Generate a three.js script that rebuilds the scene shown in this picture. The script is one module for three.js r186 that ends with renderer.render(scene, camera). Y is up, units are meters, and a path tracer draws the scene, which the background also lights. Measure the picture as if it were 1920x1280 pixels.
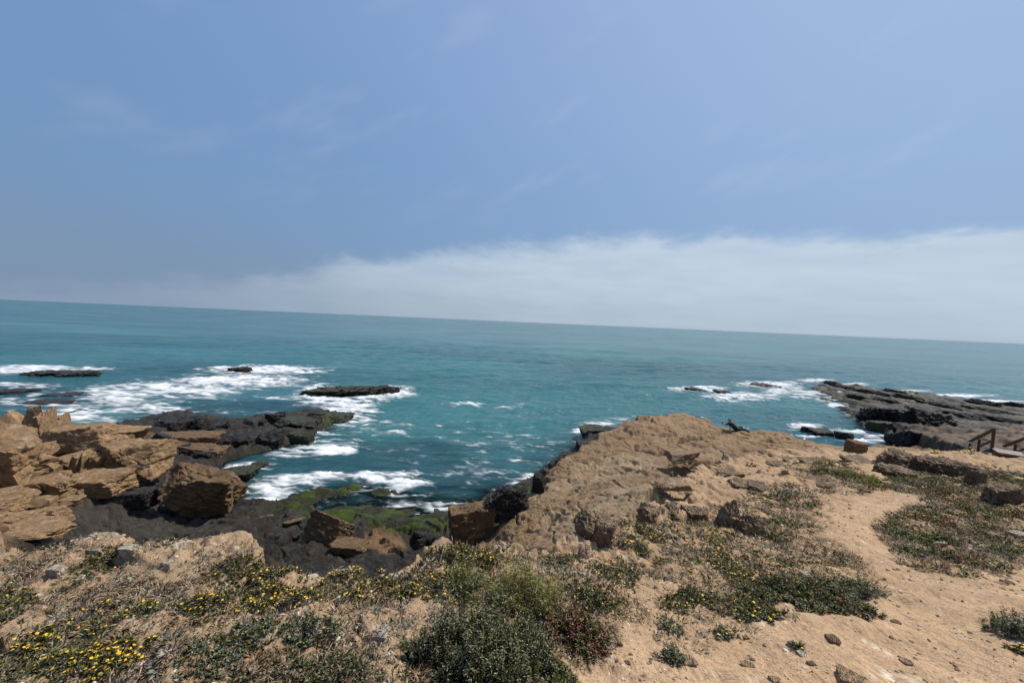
import * as THREE from 'three';
import { mergeGeometries, mergeVertices } from 'three/addons/utils/BufferGeometryUtils.js';
import { MarchingCubes } from 'three/addons/objects/MarchingCubes.js';
import { createNoise2D, createNoise3D } from 'simplex-noise';

// ------------------------------------------------------------------ camera
const T0 = Date.now();
const EYE = 10.5;                       // metres above the sea
const FOCAL = 721;                      // in pixels of a 1920 x 1280 picture
const scene = new THREE.Scene();
const camera = new THREE.PerspectiveCamera(2 * Math.atan(640 / FOCAL) * 180 / Math.PI, 1.5, 0.05, 60000);
camera.rotation.order = 'YXZ';
camera.position.set(0, EYE, 0);
camera.rotation.set(-2.935 * Math.PI / 180, 0, 2.505 * Math.PI / 180);
camera.updateMatrixWorld(true);

// ------------------------------------------------------------------ small tools
function rng(seed) {
  let s = seed | 0;
  return () => { s = (s + 0x6d2b79f5) | 0; let t = Math.imul(s ^ (s >>> 15), 1 | s); t = (t + Math.imul(t ^ (t >>> 7), 61 | t)) ^ t; return ((t ^ (t >>> 14)) >>> 0) / 4294967296; };
}
const N2 = createNoise2D(rng(11)), N3 = createNoise3D(rng(12));
const clamp = (x, a = 0, b = 1) => Math.min(b, Math.max(a, x));
const lerp = (a, b, t) => a + (b - a) * t;
const sstep = (a, b, x) => { const t = clamp((x - a) / (b - a)); return t * t * (3 - 2 * t); };
function fbm(x, y, o = 4) { let s = 0, a = 0.5; for (let i = 0; i < o; i++) { s += a * N2(x + i * 17.3, y - i * 9.1); x *= 2.03; y *= 2.03; a *= 0.5; } return s; }
function ridge(x, y, o = 3) { let s = 0, a = 0.55; for (let i = 0; i < o; i++) { s += a * (1 - Math.abs(N2(x + i * 31.7, y + i * 5.3))); x *= 2.1; y *= 2.1; a *= 0.5; } return s; }
const mix3 = (a, b, t) => [a[0] + (b[0] - a[0]) * t, a[1] + (b[1] - a[1]) * t, a[2] + (b[2] - a[2]) * t];
function curve(points) { return (x) => { if (x <= points[0][0]) return points[0][1]; for (let i = 1; i < points.length; i++) if (x <= points[i][0]) { const [a, p] = points[i - 1], [b, q] = points[i]; return lerp(p, q, sstep(0, 1, (x - a) / (b - a))); } return points[points.length - 1][1]; }; }

const camInv = camera.matrixWorldInverse.copy(camera.matrixWorld).invert();
const ROT = new THREE.Matrix4().extractRotation(camera.matrixWorld);
function ray(u, v) { return new THREE.Vector3((u - 960) / FOCAL, (640 - v) / FOCAL, -1).applyMatrix4(ROT); }
function at(u, v, elev) { const d = ray(u, v), t = (elev - EYE) / d.y; return [d.x * t, elev, d.z * t]; }   // where the sight line reaches a height
const tmpV = new THREE.Vector3();
function pix(x, y, z) { tmpV.set(x, y, z).applyMatrix4(camInv); return [960 - FOCAL * tmpV.x / tmpV.z, 640 + FOCAL * tmpV.y / tmpV.z, -tmpV.z]; }

// ------------------------------------------------------------------ sky, sun, exposure
const SUN_AZ = 68 * Math.PI / 180, SUN_EL = 56 * Math.PI / 180;
const SUN = new THREE.Vector3(Math.cos(SUN_EL) * Math.sin(SUN_AZ), Math.sin(SUN_EL), -Math.cos(SUN_EL) * Math.cos(SUN_AZ));
{
  const W = 2048, H = 1024, data = new Float32Array(W * H * 4);
  const srgb = (r, g, b) => [r, g, b].map((c) => { c /= 255; return c <= 0.04045 ? c / 12.92 : Math.pow((c + 0.055) / 1.055, 2.4); });
  const stops = [[0, srgb(146, 168, 192)], [4, srgb(140, 167, 197)], [10, srgb(128, 163, 204)], [20, srgb(121, 158, 206)], [40, srgb(116, 151, 204)], [65, srgb(100, 136, 193)], [90, srgb(92, 127, 187)]];
  const top = curve([[-180, 8], [-120, 4], [-58, 2.0], [-39, 4.4], [-32, 5.8], [-20, 8.7], [-10, 10.8], [0, 12.2], [10, 13.1], [18, 13.5], [28, 12.9], [37, 12.1], [46, 11.4], [53, 10.9], [90, 9.5], [140, 9], [180, 8]]);
  const thick = curve([[-180, 0.5], [-80, 0.08], [-45, 0.16], [-30, 0.36], [-15, 0.52], [10, 0.68], [60, 0.66], [120, 0.6], [180, 0.5]]);
  const grey = srgb(118, 140, 168), white = srgb(212, 224, 233);
  for (let j = 0; j < H; j++) {
    const el = ((j + 0.5) / H - 0.5) * 180, e = Math.max(0, el), y = Math.sin(el * Math.PI / 180), cy = Math.cos(el * Math.PI / 180);
    let k = 1; while (stops[k][0] < e) k++;
    const base = mix3(stops[k - 1][1], stops[k][1], (e - stops[k - 1][0]) / (stops[k][0] - stops[k - 1][0]));
    for (let i = 0; i < W; i++) {
      const round = ((i + 0.5) / W - 0.5) * 2 * Math.PI, x = Math.cos(round) * cy, z = Math.sin(round) * cy;
      const az = Math.atan2(x, -z) * 180 / Math.PI, near = Math.acos(clamp(x * SUN.x + y * SUN.y + z * SUN.z, -1, 1)) * 180 / Math.PI;
      let c = base.map((b) => b * (0.80 + 0.46 * Math.exp(-((near / 62) ** 2))));
      c = mix3(c, white, 0.42 * Math.exp(-((near / 52) ** 2)));
      c = mix3(c, grey, 0.5 * sstep(14, 1, el) * sstep(-5, -45, az) * sstep(-170, -120, az));
      if (el > -1 && el < 60) {
        // low bank of cloud with a frayed upper edge, thinning into haze above the sea
        const ax = x * 9, az9 = z * 9;
        const wisp = N3(ax * 0.7, el * 0.28, az9 * 0.7) * 1.0 + N3(ax * 1.9, el * 0.75, az9 * 1.9) * 0.55 + N3(ax * 4.3, el * 1.7, az9 * 4.3) * 0.32 + N3(ax * 9, el * 3.1, az9 * 9) * 0.26 + N3(ax * 20, el * 6, az9 * 20) * 0.12;
        const lip = top(az) + wisp * 0.6;
        const veil = 0.55 + 0.45 * sstep(-0.5, 0.5, N3(ax * 1.3 + 4, el * 1.1, az9 * 1.3) + 0.6 * N3(ax * 3.2, el * 2.4, az9 * 3.2) + 0.35 * (lip - el)), body = sstep(lip + 0.35, lip - 2.6 - 1.4 * N3(ax * 0.5 + 7, el * 0.1, az9 * 0.5), el) * lerp(1, veil, sstep(lip - 3.5, lip - 0.5, el));
        const fade = sstep(-3, 7.5, el) * 0.75 + 0.25 * sstep(2, 5, el);
        const streak = 0.9 + 0.1 * N3(ax * 0.4 + 3, el * 0.4, az9 * 0.4) + 0.07 * N3(ax * 1.1, el * 0.9 + 0.2 * ax, az9 * 1.1);
        c = mix3(c, white, clamp(body * thick(az) * lerp(0.55, 1, fade) * streak));
        // thin high cirrus
        const ci = N3(x * 3.1 + 5, y * 9 - x * 4, z * 3.1) * 0.6 + N3(x * 7 + 1, y * 19 - x * 9, z * 7) * 0.3 + N3(x * 17, y * 43 - x * 20, z * 17) * 0.16;
        c = mix3(c, white, clamp(0.10 * sstep(0.1, 1.0, ci) * sstep(9, 20, el)));
      }
      data.set([c[0], c[1], c[2], 1], (j * W + i) * 4);
    }
  }
  const sky = new THREE.DataTexture(data, W, H, THREE.RGBAFormat, THREE.FloatType);
  sky.mapping = THREE.EquirectangularReflectionMapping; sky.magFilter = sky.minFilter = THREE.LinearFilter; sky.needsUpdate = true;
  scene.background = sky; scene.environment = sky;
}
const sun = new THREE.DirectionalLight(new THREE.Color(1.0, 0.935, 0.83), 5.0);
sun.position.copy(SUN).multiplyScalar(200); sun.castShadow = true; sun.shadow.mapSize.set(4096, 4096);
Object.assign(sun.shadow.camera, { left: -90, right: 110, top: 110, bottom: -60, near: 10, far: 420 });
scene.add(sun, sun.target); sun.target.position.set(0, 0, 0);
const renderer = new THREE.WebGLRenderer({ antialias: true });
renderer.setSize(1024, 682); renderer.shadowMap.enabled = true;
renderer.toneMapping = THREE.LinearToneMapping; renderer.toneMappingExposure = 1.0;

console.log('sky', Math.round((Date.now() - T0) / 1000));
// ------------------------------------------------------------------ naming
const taken = {};
function numbered(name) { const n = taken[name] = (taken[name] ?? -1) + 1; return n ? `${name}_${String(n).padStart(3, '0')}` : name; }
function tag(o, label, category, group) { o.userData.label = label; o.userData.category = category; if (group) o.userData.group = group; return o; }
function mesh(name, geometry, material, parent = scene) {
  const m = new THREE.Mesh(geometry, material); m.name = parent === scene ? numbered(name) : name; m.castShadow = m.receiveShadow = true; parent.add(m); return m;
}
function group(name, label, category, set) { const g = new THREE.Group(); g.name = numbered(name); scene.add(g); return tag(g, label, category, set); }
function structure(o, label) { o.userData.kind = 'structure'; if (label) o.userData.label = label; return o; }

// ------------------------------------------------------------------ terrain: heights
function thinPlate(points) {             // [x, z, h] -> smooth surface through all of them
  const n = points.length, m = n + 3, A = [], U = (r2) => (r2 < 1e-9 ? 0 : 0.5 * r2 * Math.log(r2));
  for (let i = 0; i < m; i++) A.push(new Float64Array(m + 1));
  for (let i = 0; i < n; i++) {
    const [x, z, h] = points[i];
    for (let j = 0; j < n; j++) A[i][j] = U((x - points[j][0]) ** 2 + (z - points[j][1]) ** 2) + (i === j ? 0.3 : 0);
    A[i][n] = A[n][i] = 1; A[i][n + 1] = A[n + 1][i] = x; A[i][n + 2] = A[n + 2][i] = z; A[i][m] = h;
  }
  for (let c = 0; c < m; c++) {
    let p = c; for (let r = c + 1; r < m; r++) if (Math.abs(A[r][c]) > Math.abs(A[p][c])) p = r;
    [A[c], A[p]] = [A[p], A[c]];
    for (let r = 0; r < m; r++) if (r !== c) { const f = A[r][c] / A[c][c]; if (f) for (let k = c; k <= m; k++) A[r][k] -= f * A[c][k]; }
  }
  const w = A.map((row, i) => row[m] / row[i]);
  return (x, z) => { let s = w[n] + w[n + 1] * x + w[n + 2] * z; for (let i = 0; i < n; i++) { const dx = x - points[i][0], dz = z - points[i][1], r2 = dx * dx + dz * dz; if (r2 > 1e-9) s += w[i] * 0.5 * r2 * Math.log(r2); } return s; };
}
const ground3 = (list) => list.map(([u, v, e]) => { const p = at(u, v, e); return [p[0], p[2], e]; });
// upper ground: the sight line (u, v) meets a slope that falls away from the photographer's feet
const slopeOf = curve([[-1.4, 0.10], [-0.6, 0.10], [-0.1, 0.145], [0.2, 0.172], [0.45, 0.208], [0.75, 0.22], [1.6, 0.225]]);
function upperElev(x, z) { const d = -z; const a = x / Math.max(d, 0.6 + Math.abs(x) * 0.25); return EYE - 1.55 - (d > -3 ? slopeOf(a) * Math.max(d, -3) : 0) + 0.0027 * Math.max(0, d - 12) ** 2; }
function upperAt(u, v) { const d = ray(u, v), q = -d.y / -d.z, a = d.x / -d.z; let Z = 3; for (let i = 0; i < 60; i++) Z = lerp(Z, (1.55 - 0.0027 * Math.max(0, Z - 12) ** 2) / Math.max(0.02, q - slopeOf(a)), 0.35); Z = Math.min(Z, 60); return [a * Z, -Z]; }

function cached(f, step) {               // looks a smooth function up on a lazily filled grid
  const x0 = -48, z0 = -126, W = Math.ceil(178 / step), H = Math.ceil(140 / step), A = new Float32Array(W * H).fill(NaN);
  const get = (i, j) => { const k = j * W + i; let q = A[k]; if (q !== q) q = A[k] = f(x0 + i * step, z0 + j * step); return q; };
  return (x, z) => { const a = (x - x0) / step, b = (z - z0) / step, i = Math.floor(a), j = Math.floor(b); if (i < 0 || j < 0 || i >= W - 1 || j >= H - 1) return f(x, z); const s = a - i, t = b - j; return lerp(lerp(get(i, j), get(i + 1, j), s), lerp(get(i, j + 1), get(i + 1, j + 1), s), t); };
}
function polygon(points) {               // signed distance, positive inside
  const n = points.length; let x0 = 1e9, x1 = -1e9, z0 = 1e9, z1 = -1e9;
  for (const [x, z] of points) { x0 = Math.min(x0, x); x1 = Math.max(x1, x); z0 = Math.min(z0, z); z1 = Math.max(z1, z); }
  return (x, z) => {
    if (x < x0 - 14 || x > x1 + 14 || z < z0 - 14 || z > z1 + 14) return -14;
    let best = 1e9, inside = false;
    for (let i = 0, j = n - 1; i < n; j = i++) {
      const [ax, az] = points[i], [bx, bz] = points[j], dx = bx - ax, dz = bz - az, t = clamp(((x - ax) * dx + (z - az) * dz) / (dx * dx + dz * dz));
      best = Math.min(best, (ax + dx * t - x) ** 2 + (az + dz * t - z) ** 2);
      if ((az > z) !== (bz > z) && x < (bx - ax) * (z - az) / (bz - az) + ax) inside = !inside;
    }
    return (inside ? 1 : -1) * Math.sqrt(best);
  };
}
const flat = (list) => list.map(([u, v, e]) => { const p = at(u, v, e); return [p[0], p[2]]; });

const shelfShore = cached(polygon([...flat([[-420, 815, 0], [-150, 800, 0], [0, 797, 0], [130, 806, 0], [200, 801, 0], [262, 786, 0], [300, 774, 0], [345, 769, 0], [385, 779, 0], [430, 790, 0], [515, 783, 0], [560, 770, 0], [622, 767, 0], [658, 785, 0], [622, 797, 0], [592, 815, 0], [560, 832, 0], [508, 846, 0], [470, 855, 0], [428, 866, 0], [414, 884, 0], [452, 890, 0], [462, 912, 0], [470, 934, 0], [522, 932, 0], [560, 919, 0], [620, 908, 0], [700, 906, 0], [790, 916, 0], [850, 911, 0], [905, 908, 0], [960, 904, 0], [992, 893, 0], [1050, 856, 0], [1088, 830, 0], [1104, 806, 0], [1160, 803, 0]]), [11, -27], [6, -12], [4, 6], [-40, 6], [-40, -14]]), 0.2);
const shelfTop = cached(thinPlate(ground3([[-420, 860, 4], [-420, 1000, 5], [-150, 960, 4.4], [-60, 850, 3.0], [0, 1000, 3.0], [0, 930, 3.0], [0, 850, 2.4], [70, 825, 1.6], [150, 870, 1.6], [150, 820, 0.7], [100, 950, 2.3], [200, 900, 1.5], [250, 960, 1.2], [250, 1000, 1.3], [330, 980, 1.1], [300, 850, 1.2], [240, 820, 0.9], [330, 790, 0.75], [380, 860, 0.8], [450, 820, 0.6], [520, 800, 0.45], [600, 783, 0.5], [640, 785, 0.35], [560, 812, 0.6], [500, 840, 0.35], [428, 878, 0.3], [400, 960, 0.7], [460, 960, 0.5], [520, 990, 0.7], [560, 952, 0.3], [607, 958, -0.3], [575, 945, 0.1], [640, 925, 0.16], [673, 942, -0.35], [640, 948, 0.12], [700, 922, 0.1], [715, 960, 0.12], [763, 937, -0.1], [863, 935, -0.45], [905, 925, -0.25], [820, 935, -0.2], [820, 978, 0.25], [750, 1000, 0.6], [650, 1000, 0.7], [850, 1010, 0.9], [930, 945, 0.6], [975, 918, 0.7], [700, 1040, 0.9], [800, 1040, 1.0], [1060, 855, 0.6], [1105, 815, 0.7]])), 0.3);
const headEdge = cached(polygon([...flat([[872, 1075, 1.3], [918, 1010, 1.5], [940, 968, 2.0], [975, 930, 2.4], [1000, 903, 2.5], [1018, 888, 2.8], [1050, 858, 2.9], [1078, 838, 3.1], [1108, 820, 3.3], [1142, 799, 3.6], [1180, 782, 4.0], [1225, 781, 4.0], [1270, 774, 4.05], [1312, 777, 4.0], [1345, 789, 3.8], [1372, 801, 3.6], [1400, 803, 3.7], [1440, 806, 3.75], [1490, 818, 3.8], [1540, 828, 3.95], [1600, 833, 4.05], [1680, 840, 4.1], [1760, 846, 4.2], [1830, 846, 4.4], [1960, 850, 4.4], [2300, 880, 4.6]]), [75, -26], [80, 8], [-1, 8], [-1.5, -9]]), 0.2);
const headTop = cached(thinPlate([...ground3([[872, 1075, 1.2], [905, 1010, 1.4], [940, 968, 2.0], [975, 930, 2.3], [1000, 903, 2.5], [1050, 858, 2.9], [1108, 820, 3.3], [1180, 782, 4.0], [1270, 775, 4.15], [1312, 778, 4.05], [1372, 801, 3.6], [1440, 806, 3.75], [1540, 828, 3.95], [1680, 840, 4.1], [1830, 846, 4.4], [2300, 880, 4.6], [1200, 845, 3.35], [1120, 862, 3.2], [1100, 900, 3.1], [1050, 930, 2.8], [1000, 960, 2.5], [1000, 1000, 2.6], [950, 970, 2.1], [1080, 1000, 3.3], [1180, 930, 3.9], [1250, 890, 4.0], [1300, 850, 4.0], [1235, 808, 3.9], [1320, 812, 3.85], [1400, 830, 4.0], [1500, 850, 4.3], [1600, 852, 4.4], [1150, 960, 3.5], [1100, 955, 3.1]]), [3, -7, 4.6], [9, -7, 5.5], [20, -7, 6.0], [60, -10, 5.5], [30, 5, 8], [0, 5, 7]]), 0.3);
const upperEdge = cached(polygon([[-26, 9], [-25, -4.2], [-12, -4.4], [-6.5, -3.9], ...[[0, 1012], [110, 1004], [200, 990], [330, 984], [450, 998], [560, 1044], [640, 1054], [730, 1066], [800, 1038], [835, 1030], [950, 1034], [1030, 1028], [1082, 1004], [1120, 985], [1200, 948], [1218, 930], [1262, 900], [1300, 874], [1380, 852], [1500, 840], [1600, 840], [1700, 846], [1830, 849], [2000, 856], [2300, 884]].map(([u, v]) => upperAt(u, v)), [80, -20], [90, 9]]), 0.1);
const reefShore = cached(polygon([...flat([[1692, 838, 0], [1668, 816, 0], [1640, 797, 0], [1600, 778, 0], [1560, 756, 0], [1522, 741, 0], [1528, 724, 0], [1556, 716, 0], [1640, 729, 0], [1750, 739, 0], [1830, 751, 0], [1920, 767, 0], [2150, 800, 0], [2500, 880, 0]]), [120, -20], [40, -12], [28, -22]]), 0.3);
const reefTop = cached(thinPlate(ground3([[1700, 832, 2.2], [1750, 825, 2.6], [1800, 818, 2.9], [1850, 818, 3.1], [1900, 812, 3.1], [1780, 797, 2.4], [1700, 789, 1.7], [1730, 800, 2.1], [1850, 793, 2.2], [1640, 768, 0.9], [1600, 757, 0.5], [1560, 746, 0.15], [1600, 735, 0.35], [1700, 755, 0.8], [1800, 768, 1.0], [1900, 778, 1.2], [1560, 720, 0.45], [1640, 742, 0.7], [1740, 746, 0.5], [1830, 757, 0.4], [2000, 800, 2.0], [2150, 820, 2.6], [2400, 890, 3.5]])), 0.5);
const reefLedge = cached(polygon(flat([[1622, 778, 1.0], [1640, 771, 1.1], [1690, 778, 1.3], [1740, 792, 1.8], [1790, 790, 2.2], [1860, 786, 2.2], [1960, 780, 1.6], [2000, 820, 2.5], [1900, 845, 3.2], [1760, 812, 2.3], [1700, 800, 1.8]])), 0.3);
// offshore rocks awash
const terrace = (h, s, k) => { const q = h / s, f = q - Math.floor(q); return (Math.floor(q) + sstep(0.5 - k, 0.5 + k, f)) * s; };

const hash = (a, b) => { let h = Math.imul(a, 374761393) + Math.imul(b, 668265263) | 0; h = Math.imul(h ^ (h >>> 13), 1274126177); return ((h ^ (h >>> 16)) >>> 0) / 4294967296; };
const plate = { h: 0, edge: 0 };
function plates(x, z, s, k) {            // broken slabs: each cell a tilted plane with a joint round it
  x /= s; z /= s; const ix = Math.floor(x), iz = Math.floor(z); let d1 = 9, d2 = 9, h = 0;
  for (let j = -1; j < 2; j++) for (let i = -1; i < 2; i++) {
    const a = ix + i + k * 57, b = iz + j - k * 31, px = ix + i + 0.1 + 0.8 * hash(a, b), pz = iz + j + 0.1 + 0.8 * hash(b + 7, a - 3), dx = x - px, dz = z - pz, d = Math.hypot(dx, dz);
    if (d < d1) { d2 = d1; d1 = d; h = hash(a + 91, b) - 0.5 + dx * (hash(a, b + 44) - 0.5) * 1.1 + dz * (hash(a - 17, b) - 0.5) * 1.1; } else if (d < d2) d2 = d;
  }
  plate.h = h; plate.edge = sstep(0.14, 0.02, d2 - d1); return h;
}
const out = { tier: 0, sd: 0, sh: 0, up: 0 };
const sandPath = cached(polygon([[2150, 1500], [900, 1500], [1080, 1290], [1180, 1180], [1260, 1150], [1330, 1120], [1480, 1165], [1600, 1140], [1680, 1090], [1610, 1010], [1580, 960], [1570, 915], [1640, 900], [1620, 868], [1590, 852], [1625, 850], [1680, 905], [1740, 950], [1700, 985], [1640, 985], [1680, 1050], [1780, 1088], [1900, 1060], [2150, 1050]].map(([u, v]) => upperAt(u, v))), 0.12);
const reefA = at(1560, 722, 0.4), reefB = at(1900, 780, 1.2), reefL = Math.hypot(reefB[0] - reefA[0], reefB[2] - reefA[2]), reefX = (reefB[0] - reefA[0]) / reefL, reefZ = (reefB[2] - reefA[2]) / reefL;
const along = (x, z) => x * reefX + z * reefZ, acrossR = (x, z) => -x * reefZ + z * reefX;
const smoothFace = patchAt(1060, 955, 2.8, 175, 82);
const pits = [[1277, 893, 4.0, 24, 16, 1.1], [1228, 940, 3.9, 17, 12, 0.8], [1012, 905, 2.4, 10, 14, 0.9], [1040, 972, 2.7, 11, 6, 0.25], [1245, 852, 3.7, 14, 5, 0.4], [1390, 818, 3.9, 16, 3, 0.3]].map((p) => [patchAt(...p.slice(0, 5)), p[5]]);
function terrain(x, z, fine = true) {
  // shelf and seabed
  const wob = fbm(x * 0.55, z * 0.55, 3) * 0.8;
  const ds = shelfShore(x, z) + wob * 0.45;
  let h, tier = 0;
  if (ds > -0.01) {
    let t = shelfTop(x, z);
    const rough = sstep(-0.1, 0.6, t);
    t += fbm(x * 0.35 + 3, z * 0.35, 3) * lerp(0.12, 0.35, rough);
    if (fine) {
      const cr = Math.pow(clamp(ridge(x * 0.33 + z * 0.2, z * 0.75 - x * 0.35, 2) - 0.62) / 0.2, 2);
      const wx = x + 0.35 * N2(x * 0.6, z * 0.6), wz = z + 0.35 * N2(x * 0.6 + 8, z * 0.6);
      t += lerp(0.05, 0.06, rough) * fbm(x * 2.3, z * 2.3, 4) - 0.05 * rough * clamp(cr);
      plates(wx * 0.8 + wz * 0.35, wz - wx * 0.2, 2.1, 1); t += rough * (0.42 * plate.h - 0.2 * plate.edge);
      plates(wx * 0.9 - wz * 0.25, wz + wx * 0.3, 0.7, 2); t += lerp(0.35, 1, rough) * (0.19 * plate.h - 0.07 * plate.edge);
    }
    h = lerp(-0.35, t, sstep(-0.15, 0.9, ds));
  } else h = -0.35 + Math.max(ds, -12) * 0.5;
  // reef across the cove
  const dr = reefShore(x, z) + wob * 1.6 + (fine ? 1.5 * fbm(x * 0.25 + 5, z * 0.4, 4) : 0) + 3.2 * fbm(x * 0.09, z * 0.12 + 3, 2);
  if (dr > -3) {
    let t = reefTop(x, z);
    const pa = along(x, z), qa = acrossR(x, z) + 0.8 * N2(x * 0.1, z * 0.1), lay = fbm(pa * 0.06, qa * 0.3, 4);
    t = (t < 1.3 ? t * 0.5 : t - 0.65) + lay * 0.62 + 0.1 * fbm(x * 0.07, z * 0.07, 2); if (fine) { const bed = t + qa * 0.13; t = lerp(t, t + terrace(bed, 0.36, 0.07) - bed, 0.8) + fbm(pa * 0.5, qa * 2.2, 3) * 0.07 - 0.22 * sstep(0.86, 0.97, 1 - Math.abs(N2(pa * 0.05 + 9, qa * 0.42))) - 0.12 * sstep(0.88, 0.97, 1 - Math.abs(N2(pa * 0.25, qa * 0.12 + 4))); }
    const dl = reefLedge(x, z) + wob * 0.5;
    t -= 0.95 * sstep(0.1, -0.3, dl) * sstep(6.5, 3.5, dr) * sstep(0.5, 1.2, t) ;
    const r = lerp(-1.2, Math.max(t, -0.7), sstep(-2.0, 1.4, dr));
    if (r > h) { h = r; tier = 3; }
  }
  // headland
  const dh = headEdge(x, z) + wob * 0.55 + (fine ? 0.12 * fbm(x * 2.2, z * 2.2, 2) : 0);
  if (dh > -0.8) {
    let t = headTop(x, z); const smooth = t;
    const big = fbm(x * 0.22 + 9, z * 0.22 + 2, 4);
    t += big * 0.35;
    if (fine) {
      const bed = 0.25 * smooth - 0.15 * z + 0.03 * x + 0.45 * N2(x * 0.12 - 4, z * 0.12) + 0.1 * fbm(x * 0.6, z * 0.8, 3), broken = sstep(-0.1, 0.3, fbm(x * 0.3 + 70, z * 0.3, 2) + 0.12) * lerp(0.4, 1, sstep(0.5, 1.3, smoothFace(x, z)));
      t = lerp(t, t + terrace(bed, 0.34, 0.06) - bed, lerp(0.1, 0.62, broken));
      const wx = x + 0.5 * N2(x * 0.4, z * 0.4), wz = z + 0.5 * N2(x * 0.4 + 8, z * 0.4);
      plates(wx * 0.6 + wz * 0.3, wz - wx * 0.3, 2.4, 3); t += lerp(0.05, 0.2, broken) * plate.h - lerp(0.05, 0.16, broken) * plate.edge;
      plates(wx * 0.7 + wz * 0.2, wz - wx * 0.35, 0.8, 4); t += lerp(0.01, 0.06, broken) * plate.h - 0.05 * broken * plate.edge;
      t += fbm(x * 0.9, z * 1.1, 4) * lerp(0.03, 0.08, broken) + fbm(x * 2.6 - z, z * 4.3, 4) * 0.035;
      t -= 0.2 * sstep(0.94, 0.985, 1 - Math.abs(N2(wx * 0.33 + wz * 0.12, wz * 0.75))) + 0.08 * sstep(0.92, 0.985, 1 - Math.abs(N2(wx * 0.9 + 40, wz * 1.7 - wx * 0.4))) + 0.02 * (ridge(x * 1.9, z * 2.6, 2) - 0.5);
      for (const [f, d] of pits) { const q = f(x, z); if (q < 1.3) t -= d * sstep(1.25, 0.75, q + 0.15 * N2(x * 4, z * 4)); }
    }
    const k = sstep(-0.55, 0.35, dh);
    const r = lerp(Math.min(h, t), t, k);
    if (r > h || k > 0.5) { h = Math.max(r, h); if (k > 0.02) tier = 1; }
  }
  // ground at the top of the cliff
  let du = upperEdge(x, z) + (fine ? 1 : 1) * (fbm(x * 1.1 + 5, z * 1.1, 3) * 0.32) ;
  if (du > -0.5) {
    let t = upperElev(x, z);
    const far = sstep(4, 12, -z);
    const path = sstep(-0.25, 0.35, sandPath(x, z) + 0.3 * fbm(x * 1.5, z * 1.5, 2));
    t += fbm(x * 0.35, z * 0.35, 3) * lerp(0.12, 0.3, far);
    if (fine) {
      const rocky = (1 - path) * sstep(-0.15, 0.25, fbm(x * 0.5 + 20, z * 0.5 + 4, 3) + 0.18);
      const bed = t + 0.12 * x + 0.04 * z;
      t = lerp(t, t + terrace(bed + fbm(x * 0.7, z * 0.7, 2) * 0.2, 0.16, 0.12) - bed - fbm(x * 0.7, z * 0.7, 2) * 0.2, rocky * lerp(0.35, 0.85, far));
      t += fbm(x * 1.6, z * 1.6, 4) * lerp(0.05, 0.018, path) * lerp(1, 1.7, far);
      t += (ridge(x * 2.6, z * 2.6, 3) - 0.6) * lerp(0.04, 0.012, path) + fbm(x * 9, z * 9, 3) * lerp(0.018, 0.009, path);
      const rim = sstep(1.3, 0.2, du) * (1 - path); if (rim > 0) { plates(x + 0.1 * N2(x * 3, z * 3), z, 0.34, 8); t += rim * (0.09 * plate.h - 0.05 * plate.edge); plates(x, z + 0.05 * N2(x * 6, z * 6), 0.11, 9); t += rim * (0.03 * plate.h - 0.015 * plate.edge); }
      const hoof = N2(x * 3.4 + 40, z * 3.4); t -= path * 0.014 * clamp(hoof * 2 - 0.6);
    }
    const k = sstep(-0.3, 0.12, du);
    out.path = path;
    if (k > 0) { const r = lerp(h, t, k); h = Math.max(h, r); if (k > 0.25) tier = 2; }
  }
  out.tier = tier; out.sd = ds; out.du = du; out.dh = dh;
  return h;
}
const heightAt = (x, z) => terrain(x, z, true);
function hit(u, v, y0 = -0.2) {          // where the sight line through a pixel meets the terrain
  const d = ray(u, v); let t = Math.max(0.8, (EYE - 9.35) / -d.y), last = t;
  for (let i = 0; i < 500; i++) { const x = d.x * t, y = EYE + d.y * t, z = d.z * t; if (y < Math.max(y0, heightAt(x, z))) break; last = t; t *= 1.016; }
  for (let i = 0; i < 14; i++) { const m = (t + last) / 2; if (EYE + d.y * m < Math.max(y0, heightAt(d.x * m, d.z * m))) t = m; else last = m; }
  return [d.x * t, EYE + d.y * t, d.z * t];
}
function patchAt(u, v, elev, ru, rv) {   // an ellipse on level ground whose middle and size are read at a pixel
  const c = at(u, v, elev), l = at(u - ru, v, elev), r = at(u + ru, v, elev), f = at(u, v - rv, elev), n = at(u, v + rv, elev);
  const ax = [(r[0] - l[0]) / 2, (r[2] - l[2]) / 2], az = [(n[0] - f[0]) / 2, (n[2] - f[2]) / 2], det = ax[0] * az[1] - ax[1] * az[0];
  return (x, z) => { const dx = x - c[0], dz = z - c[2], p = (dx * az[1] - dz * az[0]) / det, q = (ax[0] * dz - ax[1] * dx) / det; return p * p + q * q; };
}

// ------------------------------------------------------------------ materials
function tile(size, f, srgb) {           // a repeating texture from f(u, v) -> [r, g, b] in 0..1
  const d = new Uint8Array(size * size * 4);
  for (let j = 0; j < size; j++) for (let i = 0; i < size; i++) { const c = f(i / size, j / size); for (let k = 0; k < 3; k++) d[(j * size + i) * 4 + k] = clamp(c[k]) * 255; d[(j * size + i) * 4 + 3] = 255; }
  const t = new THREE.DataTexture(d, size, size); t.wrapS = t.wrapT = THREE.RepeatWrapping; t.magFilter = t.minFilter = THREE.LinearFilter; if (srgb) t.colorSpace = THREE.SRGBColorSpace; t.needsUpdate = true; return t;
}
const N4loop = (u, v, s, k) => { const a = u * 6.28318, b = v * 6.28318, r = s / 6.28318; return (N3(Math.cos(a) * r + k, Math.sin(a) * r, Math.cos(b) * r) + N3(Math.sin(a) * r, Math.sin(b) * r + k, Math.cos(b) * r - k)) * 0.6; };
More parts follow.
